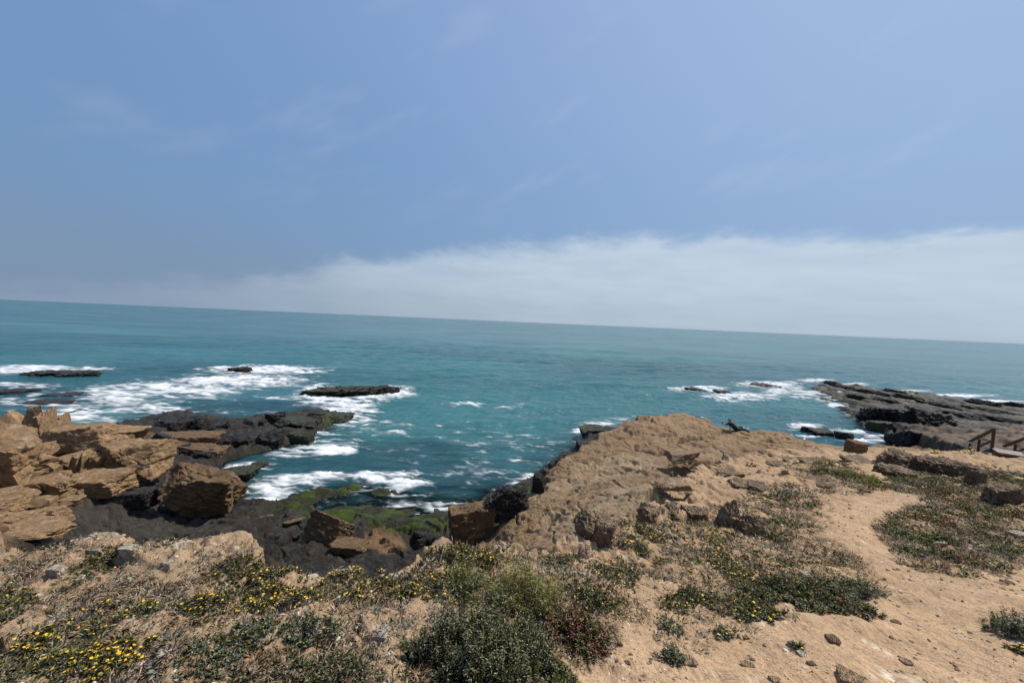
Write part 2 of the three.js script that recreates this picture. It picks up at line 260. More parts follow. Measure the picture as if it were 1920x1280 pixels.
const grit = tile(512, (u, v) => { const a = N4loop(u, v, 24, 1), b = N4loop(u, v, 60, 2), c = N4loop(u, v, 130, 3); const s = 0.82 + 0.15 * a + 0.2 * b + 0.26 * c; return [s, s * (1 - 0.015 * a), s * (1 - 0.03 * a)]; });
const gritBump = tile(512, (u, v) => { const s = 0.5 + 0.2 * N4loop(u, v, 16, 5) + 0.18 * N4loop(u, v, 44, 6) + 0.2 * N4loop(u, v, 120, 7); return [s, s, s]; });
const rockMat = (rough, bump, shine = 0.7) => new THREE.MeshPhysicalMaterial({ vertexColors: true, roughness: rough, specularIntensity: shine, map: grit, bumpMap: gritBump, bumpScale: bump });
const MAT = { ground: rockMat(0.95, 0.012), headland: rockMat(0.93, 0.05), shelf: rockMat(0.45, 0.09, 0.5), reef: rockMat(0.55, 0.06, 0.4), boulder: rockMat(0.92, 0.07) };

// ------------------------------------------------------------------ terrain: colours (what the ground is made of)
const pools = [[607, 958, 0, 30, 9], [673, 942, 0, 32, 12], [863, 935, 0, 60, 22], [763, 935, 0, 55, 22]].map((p) => patchAt(...p));
const green = [[630, 922, 0.1, 120, 18, 1.1], [700, 945, 0.1, 120, 38, 1.1], [800, 950, 0, 150, 42, 1.0], [985, 915, 0.6, 16, 12, 1.1], [465, 878, 0.2, 35, 9, 0.5], [510, 850, 0.3, 40, 10, 0.5], [620, 780, 0.4, 45, 10, 0.55], [560, 948, 0.3, 60, 14, 0.5]].map((p) => [patchAt(...p.slice(0, 5)), p[5]]);
const tanShelf = [[40, 875, 2.2, 100, 58, 1.1], [-200, 920, 3.5, 180, 150, 1.2], [30, 980, 2.6, 70, 22, 1.0], [270, 830, 1.0, 60, 18, 0.7], [722, 1008, 0.7, 32, 22, 1.3]].map((p) => [patchAt(...p.slice(0, 5)), p[5]]);
const greyShelf = [[255, 962, 1.2, 135, 42, 1.2], [650, 1015, 0.8, 70, 14, 0.5]].map((p) => [patchAt(...p.slice(0, 5)), p[5]]);
const paleHead = [[1165, 940, 3.6, 90, 22, 1], [1130, 900, 3.2, 70, 14, 0.7], [1180, 875, 3.5, 60, 10, 0.8], [1080, 905, 3, 80, 20, 0.5], [1310, 850, 4, 60, 10, 0.9], [1150, 865, 3.3, 60, 8, 0.8], [1045, 970, 2.8, 24, 14, 0.8], [1100, 1000, 3, 90, 20, 0.35]].map((p) => [patchAt(...p.slice(0, 5)), p[5]]);
const paleUp = [[640, 1060, 90, 10, 1.2], [560, 1040, 70, 12, 0.8], [190, 998, 60, 10, 0.9], [330, 1012, 30, 16, 0.8], [700, 1068, 60, 7, 1], [1700, 1260, 60, 20, 0.5]].map(([u, v, ru, rv, s]) => { const [x, z] = upperAt(u, v); return [patchAt(u, v, upperElev(x, z), ru, rv), s]; });
const sum = (list, x, z) => { let s = 0; for (const [f, k] of list) { const q = f(x, z); if (q < 4) s = Math.max(s, k * (1 - q / 2.2)); } return s; };
const brownReef = [[1820, 822, 2.2, 130, 20, 1.3], [1730, 812, 1.9, 60, 16, 1.2], [1900, 806, 2.2, 120, 14, 1.0]].map((p) => [patchAt(...p.slice(0, 5)), p[5]]);
function groundColor(x, z, h, tier, path, slope) {
  const n1 = fbm(x * 0.8 + 50, z * 0.8, 4), n2 = fbm(x * 3.1, z * 3.1 + 50, 4), n3 = N2(x * 14, z * 14) * 0.5 + 0.5 * N2(x * 31, z * 31);
  let c;
  if (tier === 2) {
    const left = sstep(2.2, -0.6, x + 0.1 * z);
    c = mix3([0.45, 0.298, 0.168], [0.335, 0.215, 0.12], clamp(0.35 + n1 * 0.9 + n2 * 0.5));
    c = mix3(c, mix3([0.41, 0.285, 0.175], [0.26, 0.175, 0.108], clamp(0.42 + n2 * 1.1)), left * 0.8);
    c = mix3(c, [0.47, 0.315, 0.185], path * 0.85);
    c = mix3(c, [0.42, 0.27, 0.15], path * clamp(n1 * 1.6));
    const pale = sum(paleUp, x, z) * 0.9 + n2 * 0.9 - 0.35;
    c = mix3(c, [0.62, 0.52, 0.39], sstep(0.0, 0.35, pale) * 0.85);
    { const k = 1 + 0.13 * n3 + 0.16 * n2 + 0.1 * N2(x * 1.1 - z * 2.6, z * 0.5 + x * 0.3); c = c.map((q) => q * k); }
    const chip = N2(x * 5.2 + 9, z * 5.2) + 0.5 * N2(x * 13, z * 13);
    c = mix3(c, [0.60, 0.52, 0.42], left * sstep(0.95, 1.15, chip) * 0.8);
    c = mix3(c, [0.17, 0.12, 0.075], sstep(0.25, 0.6, fbm(x * 2.2 - 30, z * 2.2, 3) + 0.25 * n3) * (1 - path) * 0.5);
  } else if (tier === 1) {
    c = mix3([0.37, 0.242, 0.132], [0.255, 0.168, 0.094], clamp(0.45 + n1 * 1.1 + n2 * 0.4));
    c = mix3(c, [0.36, 0.215, 0.105], sstep(0.05, 0.4, fbm(x * 0.35 + 80, z * 0.5, 3)) * 0.65);
    c = mix3(c, [0.48, 0.355, 0.215], sstep(0.1, 0.55, sum(paleHead, x, z) * 0.85 + n1 * 0.35 + n2 * 0.55) * 0.8);
    c = mix3(c, [0.13, 0.092, 0.06], sstep(0.22, 0.5, fbm(x * 1.1 + 33 - z * 0.4, z * 2.6, 4) + 0.2 * n3) * 0.7);
    const right = sstep(9, 15, x - 0.15 * z) ;
    c = mix3(c, mix3([0.44, 0.29, 0.16], [0.3, 0.19, 0.105], clamp(0.4 + n2)), right * 0.75);
  } else if (tier === 3) {
    const pa = along(x, z), qa = acrossR(x, z) + 0.8 * N2(x * 0.1, z * 0.1), lay = fbm(pa * 0.12, qa * 0.9, 4);
    c = mix3([0.17, 0.138, 0.1], [0.055, 0.046, 0.036], clamp(0.48 + lay * 2.2));
    c = mix3(c, [0.03, 0.028, 0.026], sstep(0.1, 0.25, fbm(pa * 0.07 + 6, qa * 0.5, 4) + 0.15 * n2) * 0.9);
    c = mix3(c, [0.09, 0.105, 0.04], sstep(0.1, 0.35, fbm(x * 0.15 + 60, z * 0.25, 3)) * sstep(1.1, 0.7, h + 0.4 * n1) * 0.7);
    c = mix3(c, mix3([0.25, 0.165, 0.09], [0.16, 0.105, 0.06], clamp(0.5 + n2)), Math.max(sstep(1.3, 1.5, h + 0.5 * n1 + 0.3 * lay), sstep(0.35, 0.55, sum(brownReef, x, z) + 0.4 * n1 + 0.3 * lay)));
    c = mix3(c, [0.04, 0.036, 0.03], sstep(0.0, 0.3, fbm(pa * 0.16 + 40, qa * 0.35, 4) + 0.2 * n2) * 0.8);
  } else {
    c = mix3([0.072, 0.061, 0.048], [0.028, 0.025, 0.021], clamp(0.5 + n1 + 0.7 * n2 + 0.2 * n3));
    c = mix3(c, [0.115, 0.09, 0.064], sstep(0.15, 0.45, fbm(x * 1.1 + 14, z * 0.7, 4) + 0.25 * n2) * sstep(0.15, 0.4, h) * 0.7);
    c = mix3(c, mix3([0.115, 0.098, 0.078], [0.066, 0.057, 0.047], clamp(0.5 + n2)), sstep(0.15, 0.5, sum(greyShelf, x, z) + n1 * 0.3));
    c = mix3(c, mix3([0.36, 0.215, 0.105], [0.25, 0.15, 0.08], clamp(0.45 + n2)), sstep(0.3, 0.5, sum(tanShelf, x, z) + n1 * 0.35 + n2 * 0.2));
    const g = sum(green, x, z) + n1 * 0.3;
    c = mix3(c, mix3(mix3([0.024, 0.03, 0.009], [0.07, 0.062, 0.024], clamp(0.5 + n2 * 2 + 0.3 * n3)), [0.085, 0.13, 0.009], sstep(-0.1, 0.35, fbm(x * 0.7 + 21, z * 0.9, 3) + 0.25 * n3)), sstep(0.1, 0.4, g) * 0.92);
    c = mix3(c, [0.02, 0.045, 0.018], sstep(-0.08, -0.3, h) * 0.5);
    const vein = 1 - Math.abs(N2(x * 0.9 + z * 0.9, z * 0.35 - x * 0.3)); c = mix3(c, [0.2, 0.18, 0.15], sstep(0.965, 0.99, vein) * sstep(0.2, 0.4, h) * 0.5);
  }
  return c;
}

// ------------------------------------------------------------------ terrain: meshes
{
  const oz = 1.2, A0 = -82 * Math.PI / 180, A1 = 84 * Math.PI / 180, parts = [[], [], [], []];
  const near = [], beyond = [];
  for (let r = 0.5; r < 6.52; r += 0.021) near.push(r);
  for (let r = 6.5; r < 118; r += (r < 11 ? 0.0066 : r < 36 ? 0.0044 : 0.005) * r) beyond.push(r);
  for (const [rows, C] of [[near, 610], [beyond, 970]]) {
  const R = rows.length, n = R * C, P = new Float32Array(n * 3), T = new Int8Array(n), K = new Float32Array(n * 3), UV = new Float32Array(n * 2), PA = new Float32Array(n);
  for (let j = 0; j < R; j++) for (let i = 0; i < C; i++) {
    const a = lerp(A0, A1, i / (C - 1)), x = rows[j] * Math.sin(a), z = oz - rows[j] * Math.cos(a), k = j * C + i;
    out.path = 0; const h = terrain(x, z); P[k * 3] = x; P[k * 3 + 1] = h; P[k * 3 + 2] = z; T[k] = out.tier; PA[k] = out.path; UV[k * 2] = x / 1.1; UV[k * 2 + 1] = z / 1.1;
  }
  for (let k = 0; k < n; k++) {
    const i = k % C, j = (k / C) | 0, k1 = i ? k - 1 : k + 1, k2 = j ? k - C : k + C;
    const sl = Math.max(Math.abs(P[k * 3 + 1] - P[k1 * 3 + 1]) / Math.hypot(P[k * 3] - P[k1 * 3], P[k * 3 + 2] - P[k1 * 3 + 2]), Math.abs(P[k * 3 + 1] - P[k2 * 3 + 1]) / Math.hypot(P[k * 3] - P[k2 * 3], P[k * 3 + 2] - P[k2 * 3 + 2]));
    K.set(groundColor(P[k * 3], P[k * 3 + 2], P[k * 3 + 1], T[k], PA[k], sl), k * 3);
  }
  const faces = [[], [], [], []];
  for (let j = 0; j < R - 1; j++) for (let i = 0; i < C - 1; i++) {
    const a = j * C + i, b = a + 1, c = a + C, d = c + 1;
    if (Math.max(P[a * 3 + 1], P[b * 3 + 1], P[c * 3 + 1], P[d * 3 + 1]) < -1.35) continue;
    const f = faces[Math.max(T[a], T[b], T[c], T[d])]; f.push(a, b, c, b, d, c);
  }
  const whole = new THREE.BufferGeometry(); whole.setAttribute('position', new THREE.BufferAttribute(P, 3)); { const all = new Uint32Array(faces.reduce((a, f) => a + f.length, 0)); let o = 0; for (const f of faces) { all.set(f, o); o += f.length; } whole.setIndex(new THREE.BufferAttribute(all, 1)); } whole.computeVertexNormals();
  const NN = whole.attributes.normal.array;
  faces.forEach((f, tier) => {
    if (!f.length) return;
    const map = new Int32Array(n).fill(-1), ids = []; const index = new Uint32Array(f.length);
    for (let q = 0; q < f.length; q++) { if (map[f[q]] < 0) { map[f[q]] = ids.length; ids.push(f[q]); } index[q] = map[f[q]]; }
    const pick = (src, w) => { const o = new Float32Array(ids.length * w); ids.forEach((s, q) => { for (let c = 0; c < w; c++) o[q * w + c] = src[s * w + c]; }); return new THREE.BufferAttribute(o, w); };
    const g = new THREE.BufferGeometry(); g.setAttribute('position', pick(P, 3)); g.setAttribute('normal', pick(NN, 3)); g.setAttribute('color', pick(K, 3)); g.setAttribute('uv', pick(UV, 2)); g.setIndex(new THREE.BufferAttribute(index, 1));
    parts[tier].push(g);
  });
  }
  const make = (name, tier, material, label) => { const g = mergeGeometries(parts[tier]); structure(mesh(name, g, material), label); console.log(name, g.index.count / 3); };
  make('rock_shelf', 0, MAT.shelf, 'dark wet rock shelf with green algae around the cove');
  make('headland', 1, MAT.headland, 'brown layered sandstone headland sloping into the sea');
  make('cliff_top_ground', 2, MAT.ground, 'sandy ground with a footpath on top of the cliff');
  make('tidal_reef', 3, MAT.reef, 'flat grey and green rock platform across the cove');
}
console.log('terrain done', Math.round((Date.now() - T0) / 1000));
// ------------------------------------------------------------------ sea
const foamSpots = [
  [60, 692, 95, 8, 1], [155, 690, 60, 4, 0.8], [30, 722, 75, 8, 0.7], [215, 742, 75, 24, 0.8], [150, 772, 70, 20, 0.75], [50, 752, 80, 14, 0.5], [330, 728, 130, 15, 0.85], [450, 712, 130, 12, 0.95], [505, 692, 105, 8, 1], [575, 694, 50, 3, 0.8], [400, 742, 110, 7, 0.6], [255, 764, 120, 20, 0.62], [200, 795, 60, 8, 0.6], [600, 738, 42, 20, 1], [648, 762, 60, 20, 0.95], [690, 745, 40, 9, 0.9], [740, 734, 36, 12, 1], [662, 788, 42, 13, 0.8], [560, 746, 70, 5, 0.7], [500, 772, 90, 6, 0.4], [690, 790, 60, 20, 0.35], [420, 690, 30, 5, 0.9],
  [625, 843, 38, 10, 1.1], [600, 828, 70, 13, 0.55], [560, 850, 75, 9, 0.5], [470, 873, 42, 8, 0.9], [440, 880, 26, 7, 0.9], [505, 912, 48, 16, 0.85], [560, 897, 75, 11, 0.75], [620, 893, 80, 10, 0.8], [700, 894, 75, 10, 0.95], [770, 905, 55, 8, 0.65], [490, 935, 30, 5, 0.85], [765, 941, 42, 7, 0.52], [740, 925, 40, 8, 0.4], [850, 880, 90, 16, 0.22], [900, 830, 160, 40, 0.14],
  [872, 756, 42, 4, 0.62], [962, 762, 32, 3, 0.5], [1000, 770, 70, 12, 0.2], [1130, 795, 42, 6, 0.75], [1088, 806, 16, 5, 0.85], [990, 890, 22, 6, 0.7], [1150, 784, 50, 4, 0.5], [960, 880, 40, 14, 0.3], [1300, 790, 200, 12, 0.12],
  [1310, 728, 52, 5, 0.95], [1390, 742, 72, 8, 0.9], [1440, 719, 62, 5, 0.9], [1475, 731, 50, 9, 0.8], [1530, 712, 30, 3, 0.95], [1590, 720, 40, 3, 0.8], [1520, 738, 40, 10, 0.7], [1570, 758, 18, 5, 0.9], [1600, 774, 20, 5, 0.85], [1550, 748, 22, 5, 0.85], [1600, 746, 44, 5, 0.75], [1650, 737, 40, 3, 0.8], [1580, 736, 34, 5, 0.8], [1660, 760, 50, 4, 0.5], [1700, 733, 50, 3, 0.7], [1510, 798, 32, 6, 0.9], [1545, 815, 52, 4, 0.8], [1595, 808, 62, 5, 0.75], [1650, 814, 26, 6, 0.95], [1630, 825, 50, 4, 0.85], [1640, 800, 20, 5, 0.7], [1780, 741, 85, 4, 0.95], [1860, 753, 65, 5, 0.95], [1930, 765, 60, 6, 0.9], [1880, 718, 45, 2.5, 0.7],
].map((p) => [patchAt(p[0], p[1], 0.05, p[2], p[3]), p[4]]);
const darkSpots = [[700, 862, 230, 42, 0.9], [850, 895, 160, 22, 0.8], [480, 770, 190, 20, 0.9], [60, 745, 140, 30, 0.7], [300, 690, 300, 14, 0.35], [1000, 850, 140, 30, 0.45], [1600, 800, 90, 20, 0.35], [560, 870, 120, 24, 0.6]].map((p) => [patchAt(p[0], p[1], 0, p[2], p[3]), p[4]]);
{
  const W = rng(77), waves = [];
  for (let i = 0; i < 34; i++) { const L = 0.75 * Math.pow(14, i / 33), a = 1.25 + (W() + W() - 1) * 1.15, k = 2 * Math.PI / L; waves.push([Math.cos(a) * k, Math.sin(a) * k, W() * 6.28, (0.048 * L * Math.pow(Math.min(1, 2.2 / L), 0.55)) / 6.28 * (0.7 + 0.9 * W()), L]); }
  const rows = []; let g = 0.0064;
  for (let r = 8.5; r < 45000; r += Math.max(0.1, g * r)) { rows.push(r); if (r > 150) g = Math.min(0.09, g * 1.028); }
  const C = 670, A0 = -84 * Math.PI / 180, A1 = 84 * Math.PI / 180, R = rows.length, n = R * C;
  const P = new Float32Array(n * 3), K = new Float32Array(n * 3), UV = new Float32Array(n * 2), UV1 = new Float32Array(n * 2), D = new Float32Array(n), F = new Float32Array(n), FP = new Float32Array(n * 3);
  for (let j = 0; j < R; j++) {
    const r = rows[j], gap = Math.max((j + 1 < R ? rows[j + 1] : r * 1.1) - r, r * (A1 - A0) / C);
    for (let i = 0; i < C; i++) {
      const a = lerp(A0, A1, i / (C - 1)), x = r * Math.sin(a), z = -r * Math.cos(a), k = j * C + i;
      const ground = r < 125 ? terrain(x, z) : -9, depth = -ground; D[k] = depth;
      const big = fbm(x * 0.012, z * 0.02, 3), gust = 0.75 + 0.6 * fbm(x * 0.02 + 7, z * 0.05, 3);
      let y = 0; for (const [kx, kz, ph, am, L] of waves) if (L > gap * 2.6) y += am * Math.sin(kx * x + kz * z + ph) * Math.min(1, (L / gap - 2.6) * 0.7);
      y *= gust * (0.08 + 0.92 * sstep(0.25, 3.0, depth));
      // foam: broken lace over shoals, along the shore and in a few whitecaps
      let f = 0;
      if (r < 150) {
        f = sum(foamSpots, x, z) * 1.08;
        f = Math.max(f, 0.42 * sstep(1.1, 0.35, depth) * sstep(-0.1, 0.05, depth) * (0.55 + fbm(x * 0.25 + 70, z * 0.25, 2)));
        if (f > 0.02) {
          const wx = x + 0.5 * fbm(x * 0.7, z * 0.7, 2), wz = z + 0.5 * fbm(x * 0.7 + 9, z * 0.7, 2);
          const oct = gap > 0.25 ? 2 : gap > 0.14 ? 3 : 4, lace = ridge(wx * 0.22, wz * 0.68, oct) - 0.62, fleck = fbm(wx * 0.3 + 3, wz * 1.15, oct + 1), lump = fbm(x * 0.12 + 30, z * 0.3, 2);
          f = f * 1.22 + lace * 1.0 + fleck * 0.85 + lump * 0.55 - 0.62;
        } else f = -0.5;
      } else f = -0.5;
      if (r < 260 && f < 0) { const cap = N2(x * 0.35 + 200, z * 0.9) + 0.6 * N2(x * 1.1, z * 2.7); f = Math.max(f, (cap - 1.32 + 0.12 * big) * 1.2 - 0.1); }
      F[k] = f + 0.3;
      P[k * 3] = x; P[k * 3 + 1] = y; P[k * 3 + 2] = z;
      FP[k * 3] = x; FP[k * 3 + 1] = y + 0.012 + 0.05 * clamp(f * 2) * (0.5 + N2(x * 3, z * 3) * 0.5) + 0.16 * sstep(0.35, 0.9, f) * (0.6 + 0.6 * N2(x * 0.9, z * 1.7)) * sstep(0.1, 0.8, depth); FP[k * 3 + 2] = z;
      UV[k * 2] = x / 24; UV[k * 2 + 1] = z / 24; UV1[k * 2] = clamp(depth / 4, 0.002, 0.998); UV1[k * 2 + 1] = 0.5;
      let c = mix3([0.029, 0.099, 0.119], [0.041, 0.134, 0.147], clamp(0.5 + big * 1.4));
      { const g = fbm(x * 0.008 + 11, z * 0.03, 3) + fbm(x * 0.0012, z * 0.0045, 3); c = c.map((q) => q * (1 + 0.26 * g)); }
      if (r < 150) { const d = sum(darkSpots, x, z) + 0.35 * fbm(x * 0.18, z * 0.3, 3); c = mix3(c, [0.014, 0.046, 0.062], sstep(0.05, 0.75, d) * 0.72); }
      K.set(c, k * 3);
    }
  }
  const index = [], fp = [], fi = [];
  const hit3 = new Map(); let m = 0; const foamAt = [], foamC = [];
  const vert = (k) => { let q = hit3.get(k); if (q === undefined) { q = m++; hit3.set(k, q); foamAt.push(FP[k * 3], FP[k * 3 + 1], FP[k * 3 + 2]); foamC.push(0.66, 0.685, 0.7, 0.02 + 0.96 * Math.pow(sstep(0, 0.95, F[k]), 1.25)); } return q; };
  const cut = (a, b) => { const key = a < b ? a * n + b : b * n + a; let q = hit3.get(-key); if (q === undefined) { const t = F[a] / (F[a] - F[b]); q = m++; hit3.set(-key, q); for (let c = 0; c < 3; c++) foamAt.push(lerp(FP[a * 3 + c], FP[b * 3 + c], t)); foamC.push(0.66, 0.685, 0.7, 0.02); } return q; };
  const tri = (a, b, c) => {
    index.push(a, b, c);
    const v = [a, b, c], inn = [F[a] > 0, F[b] > 0, F[c] > 0], s = inn[0] + inn[1] + inn[2];
    if (!s || Math.min(D[a], D[b], D[c]) < -0.02) return;
    if (s === 3) fi.push(vert(a), vert(b), vert(c));
    else for (let q = 0; q < 3; q++) {
      const p = v[q], p1 = v[(q + 1) % 3], p2 = v[(q + 2) % 3];
      if (s === 1 && inn[q]) fi.push(vert(p), cut(p, p1), cut(p, p2));
      if (s === 2 && !inn[q]) fi.push(cut(p, p1), vert(p1), vert(p2), cut(p, p1), vert(p2), cut(p, p2));
    }
  };
  for (let j = 0; j < R - 1; j++) for (let i = 0; i < C - 1; i++) { const a = j * C + i, b = a + 1, c = a + C, d = c + 1; if (Math.min(D[a], D[b], D[c], D[d]) < -0.45) continue; tri(a, b, c); tri(b, d, c); }
  // ripples too small for the mesh, as a repeating normal map
  const S = 768, nd = new Uint8Array(S * S * 4), small = [];
  for (let i = 0; i < 46; i++) { const L = 0.22 * Math.pow(14, i / 45), a = 1.25 + (W() + W() - 1) * 1.4; small.push([Math.round(Math.cos(a) * 24 / L), Math.round(Math.sin(a) * 24 / L), W() * 6.28, 0.046]); }
  for (let j = 0; j < S; j++) for (let i = 0; i < S; i++) { let sx = 0, sz = 0; for (const [p, q, ph, st] of small) { const c = Math.cos(6.283185 * (p * i / S + q * j / S) + ph) * st, l = Math.hypot(p, q); sx += c * p / l; sz += c * q / l; } const l = Math.hypot(sx, sz, 1), o = (j * S + i) * 4; nd[o] = (0.5 - 0.5 * sx / l) * 255; nd[o + 1] = (0.5 - 0.5 * sz / l) * 255; nd[o + 2] = (0.5 + 0.5 / l) * 255; nd[o + 3] = 255; }
  const ripple = new THREE.DataTexture(nd, S, S); ripple.wrapS = ripple.wrapT = THREE.RepeatWrapping; ripple.magFilter = THREE.LinearFilter; ripple.needsUpdate = true;
  // how clear a column of water is, by its depth in metres (0 to 4)
  const cd = new Uint8Array(256 * 4); for (let i = 0; i < 256; i++) { const t = 255 * 0.97 * Math.exp(-Math.pow(i / 255 * 4 / 0.62, 1.3)); cd.set([t, t, t, 255], i * 4); }
  const clear = new THREE.DataTexture(cd, 256, 1); clear.magFilter = THREE.LinearFilter; clear.channel = 1; clear.needsUpdate = true;
  const water = new THREE.MeshPhysicalMaterial({ vertexColors: true, roughness: 0.16, ior: 1.33, specularIntensity: 0.16, normalMap: ripple, normalScale: new THREE.Vector2(1, 1), transmission: 1, transmissionMap: clear, thickness: 0 });
  const geo = new THREE.BufferGeometry();
  geo.setAttribute('position', new THREE.BufferAttribute(P, 3)); geo.setAttribute('color', new THREE.BufferAttribute(K, 3)); geo.setAttribute('uv', new THREE.BufferAttribute(UV, 2)); geo.setAttribute('uv1', new THREE.BufferAttribute(UV1, 2)); geo.setIndex(index); geo.computeVertexNormals();
  structure(mesh('sea', geo, water), 'teal open sea with small wind waves');
  const fg = new THREE.BufferGeometry(); fg.setAttribute('position', new THREE.Float32BufferAttribute(foamAt, 3)); fg.setAttribute('color', new THREE.Float32BufferAttribute(foamC, 4)); fg.setIndex(fi); fg.computeVertexNormals();
  const foam = mesh('sea_foam', fg, new THREE.MeshStandardMaterial({ vertexColors: true, transparent: true, roughness: 0.9 }));
  foam.userData = { kind: 'stuff', label: 'white foam of waves breaking over rocks', category: 'foam' };
  console.log('sea', Math.round((Date.now() - T0) / 1000), index.length / 3, 'foam', fi.length / 3);
}
// ------------------------------------------------------------------ rocks
const ROCKC = { tan: [[0.46, 0.29, 0.145], [0.33, 0.2, 0.1], [0.58, 0.43, 0.26]], brown: [[0.25, 0.15, 0.072], [0.15, 0.094, 0.05], [0.34, 0.225, 0.12]], black: [[0.045, 0.041, 0.037], [0.024, 0.022, 0.02], [0.11, 0.1, 0.085]], mossy: [[0.06, 0.065, 0.035], [0.03, 0.029, 0.024], [0.10, 0.115, 0.045]], pale: [[0.60, 0.50, 0.37], [0.42, 0.33, 0.22], [0.70, 0.62, 0.5]], crust: [[0.33, 0.225, 0.135], [0.17, 0.12, 0.075], [0.44, 0.32, 0.2]], sandy: [[0.44, 0.29, 0.165], [0.31, 0.2, 0.11], [0.53, 0.4, 0.26]] };
function rockGeometry(seed, sx, sy, sz, kind, { detail = 14, rough = 1, flatTop = false, cuts = 7, strata = 1, peak = 0, round = false } = {}) {
  const R = rng(seed * 7919 + 13), planes = [];
  const j = () => (R() - 0.5) * 0.42;
  for (const [x, y, z] of [[1, 0, 0], [-1, 0, 0], [0, 1, 0], [0, -1, 0], [0, 0, 1], [0, 0, -1]]) { const n = new THREE.Vector3(x + j(), y + j() * (flatTop && y ? 0.25 : 1), z + j()).normalize(); planes.push([n, 0.82 + 0.18 * R()]); }
  for (let i = 0; i < peak; i++) { const a = i / peak * 6.283 + R(); planes.push([new THREE.Vector3(Math.cos(a) * 0.93, 0.36, Math.sin(a) * 0.93).normalize(), 0.42 + 0.1 * R()]); }
  for (let i = 0; i < cuts; i++) { const n = new THREE.Vector3(R() * 2 - 1, (R() * 2 - 1) * (flatTop ? 0.35 : 1), R() * 2 - 1).normalize(); planes.push([n, (round ? 0.8 : 0.86) + 0.34 * R()]); }
  const { P: unit, index, around, n } = sphereTopology(detail), P = new Float32Array(n * 3), col = new Float32Array(n * 3), uv = new Float32Array(n * 2), v = new THREE.Vector3();
  const ox = R() * 50, oy = R() * 50, oz = R() * 50, [ca, cb, cc] = ROCKC[kind], small = Math.min(sx, sy, sz);
  for (let i = 0; i < n; i++) {
    v.fromArray(unit, i * 3).normalize();
    let r = 9; for (const [q, d] of planes) { const c = q.dot(v); if (c > 1e-3) r = Math.min(r, d / c); }
    const x = v.x * r * sx, y = v.y * r * sy, z = v.z * r * sz, s = 1 / Math.max(0.25, small);
    const big = N3(x * s * 0.5 + ox, y * s * 0.5, z * s * 0.5 + oz), mid = N3(x * s * 1.5 + ox, y * s * 1.8 + oy, z * s * 1.5), fin = N3(x * s * 4 + oy, y * s * 5, z * s * 4) ;
    const bed = Math.sin((y + 0.15 * small * big) / small * 7.5 + ox), crackN = 1 - Math.abs(N3(x * s * 0.7 + oz, y * s * 0.7, z * s * 0.7 + 9));
    const pit = kind === 'crust' || kind === 'black' || kind === 'mossy' ? (kind === 'crust' ? 1 : 0.4) * 0.1 * Math.max(0, N3(x * s * 3 + 5, y * s * 3, z * s * 3)) + 0.05 * N3(x * s * 7, y * s * 7, z * s * 7 + 3) : 0.012 * N3(x * s * 9, y * s * 14, z * s * 9);
    const k = 1 - pit + rough * (0.055 * big + 0.045 * mid + 0.028 * fin) - strata * 0.035 * sstep(0.6, 1, bed) - 0.05 * sstep(0.955, 0.99, crackN) * rough;
    P.set([x * k, y * k, z * k], i * 3);
    const tone = clamp(0.42 + mid * 0.55 + fin * 0.35 + big * 0.3);
    const lich = N3(x * s * 2.2 + 60, y * s * 2.2, z * s * 2.2); let c = mix3(ca, cb, tone); if (kind === 'tan' || kind === 'brown' || kind === 'sandy') c = mix3(c, [0.2, 0.155, 0.105], sstep(0.3, 0.65, lich + 0.3 * fin) * 0.55); c = mix3(c, cc, sstep(0.45, 0.8, N3(x * s * 0.9 + 30, y * s * 1.4, z * s * 0.9 + oy) + 0.25 * fin) * 0.75); c = mix3(c, cb.map((q) => q * 0.6), sstep(0.955, 0.985, crackN) * 0.6);
    col.set(c, i * 3); uv[i * 2] = (x + z * 0.6) / 1.1; uv[i * 2 + 1] = (y + z * 0.5) / 1.1;
  }
  return creased(index, around, P, col, uv, 0.85);
}
const spheres = {};
function sphereTopology(detail) {
  if (spheres[detail]) return spheres[detail];
  const g = mergeVertices(new THREE.IcosahedronGeometry(1, detail).deleteAttribute('normal').deleteAttribute('uv'), 1e-5), index = g.index.array, n = g.attributes.position.count, around = Array.from({ length: n }, () => []);
  for (let i = 0; i < index.length; i++) around[index[i]].push((i / 3) | 0);
  return spheres[detail] = { P: g.attributes.position.array, index, around, n };
}
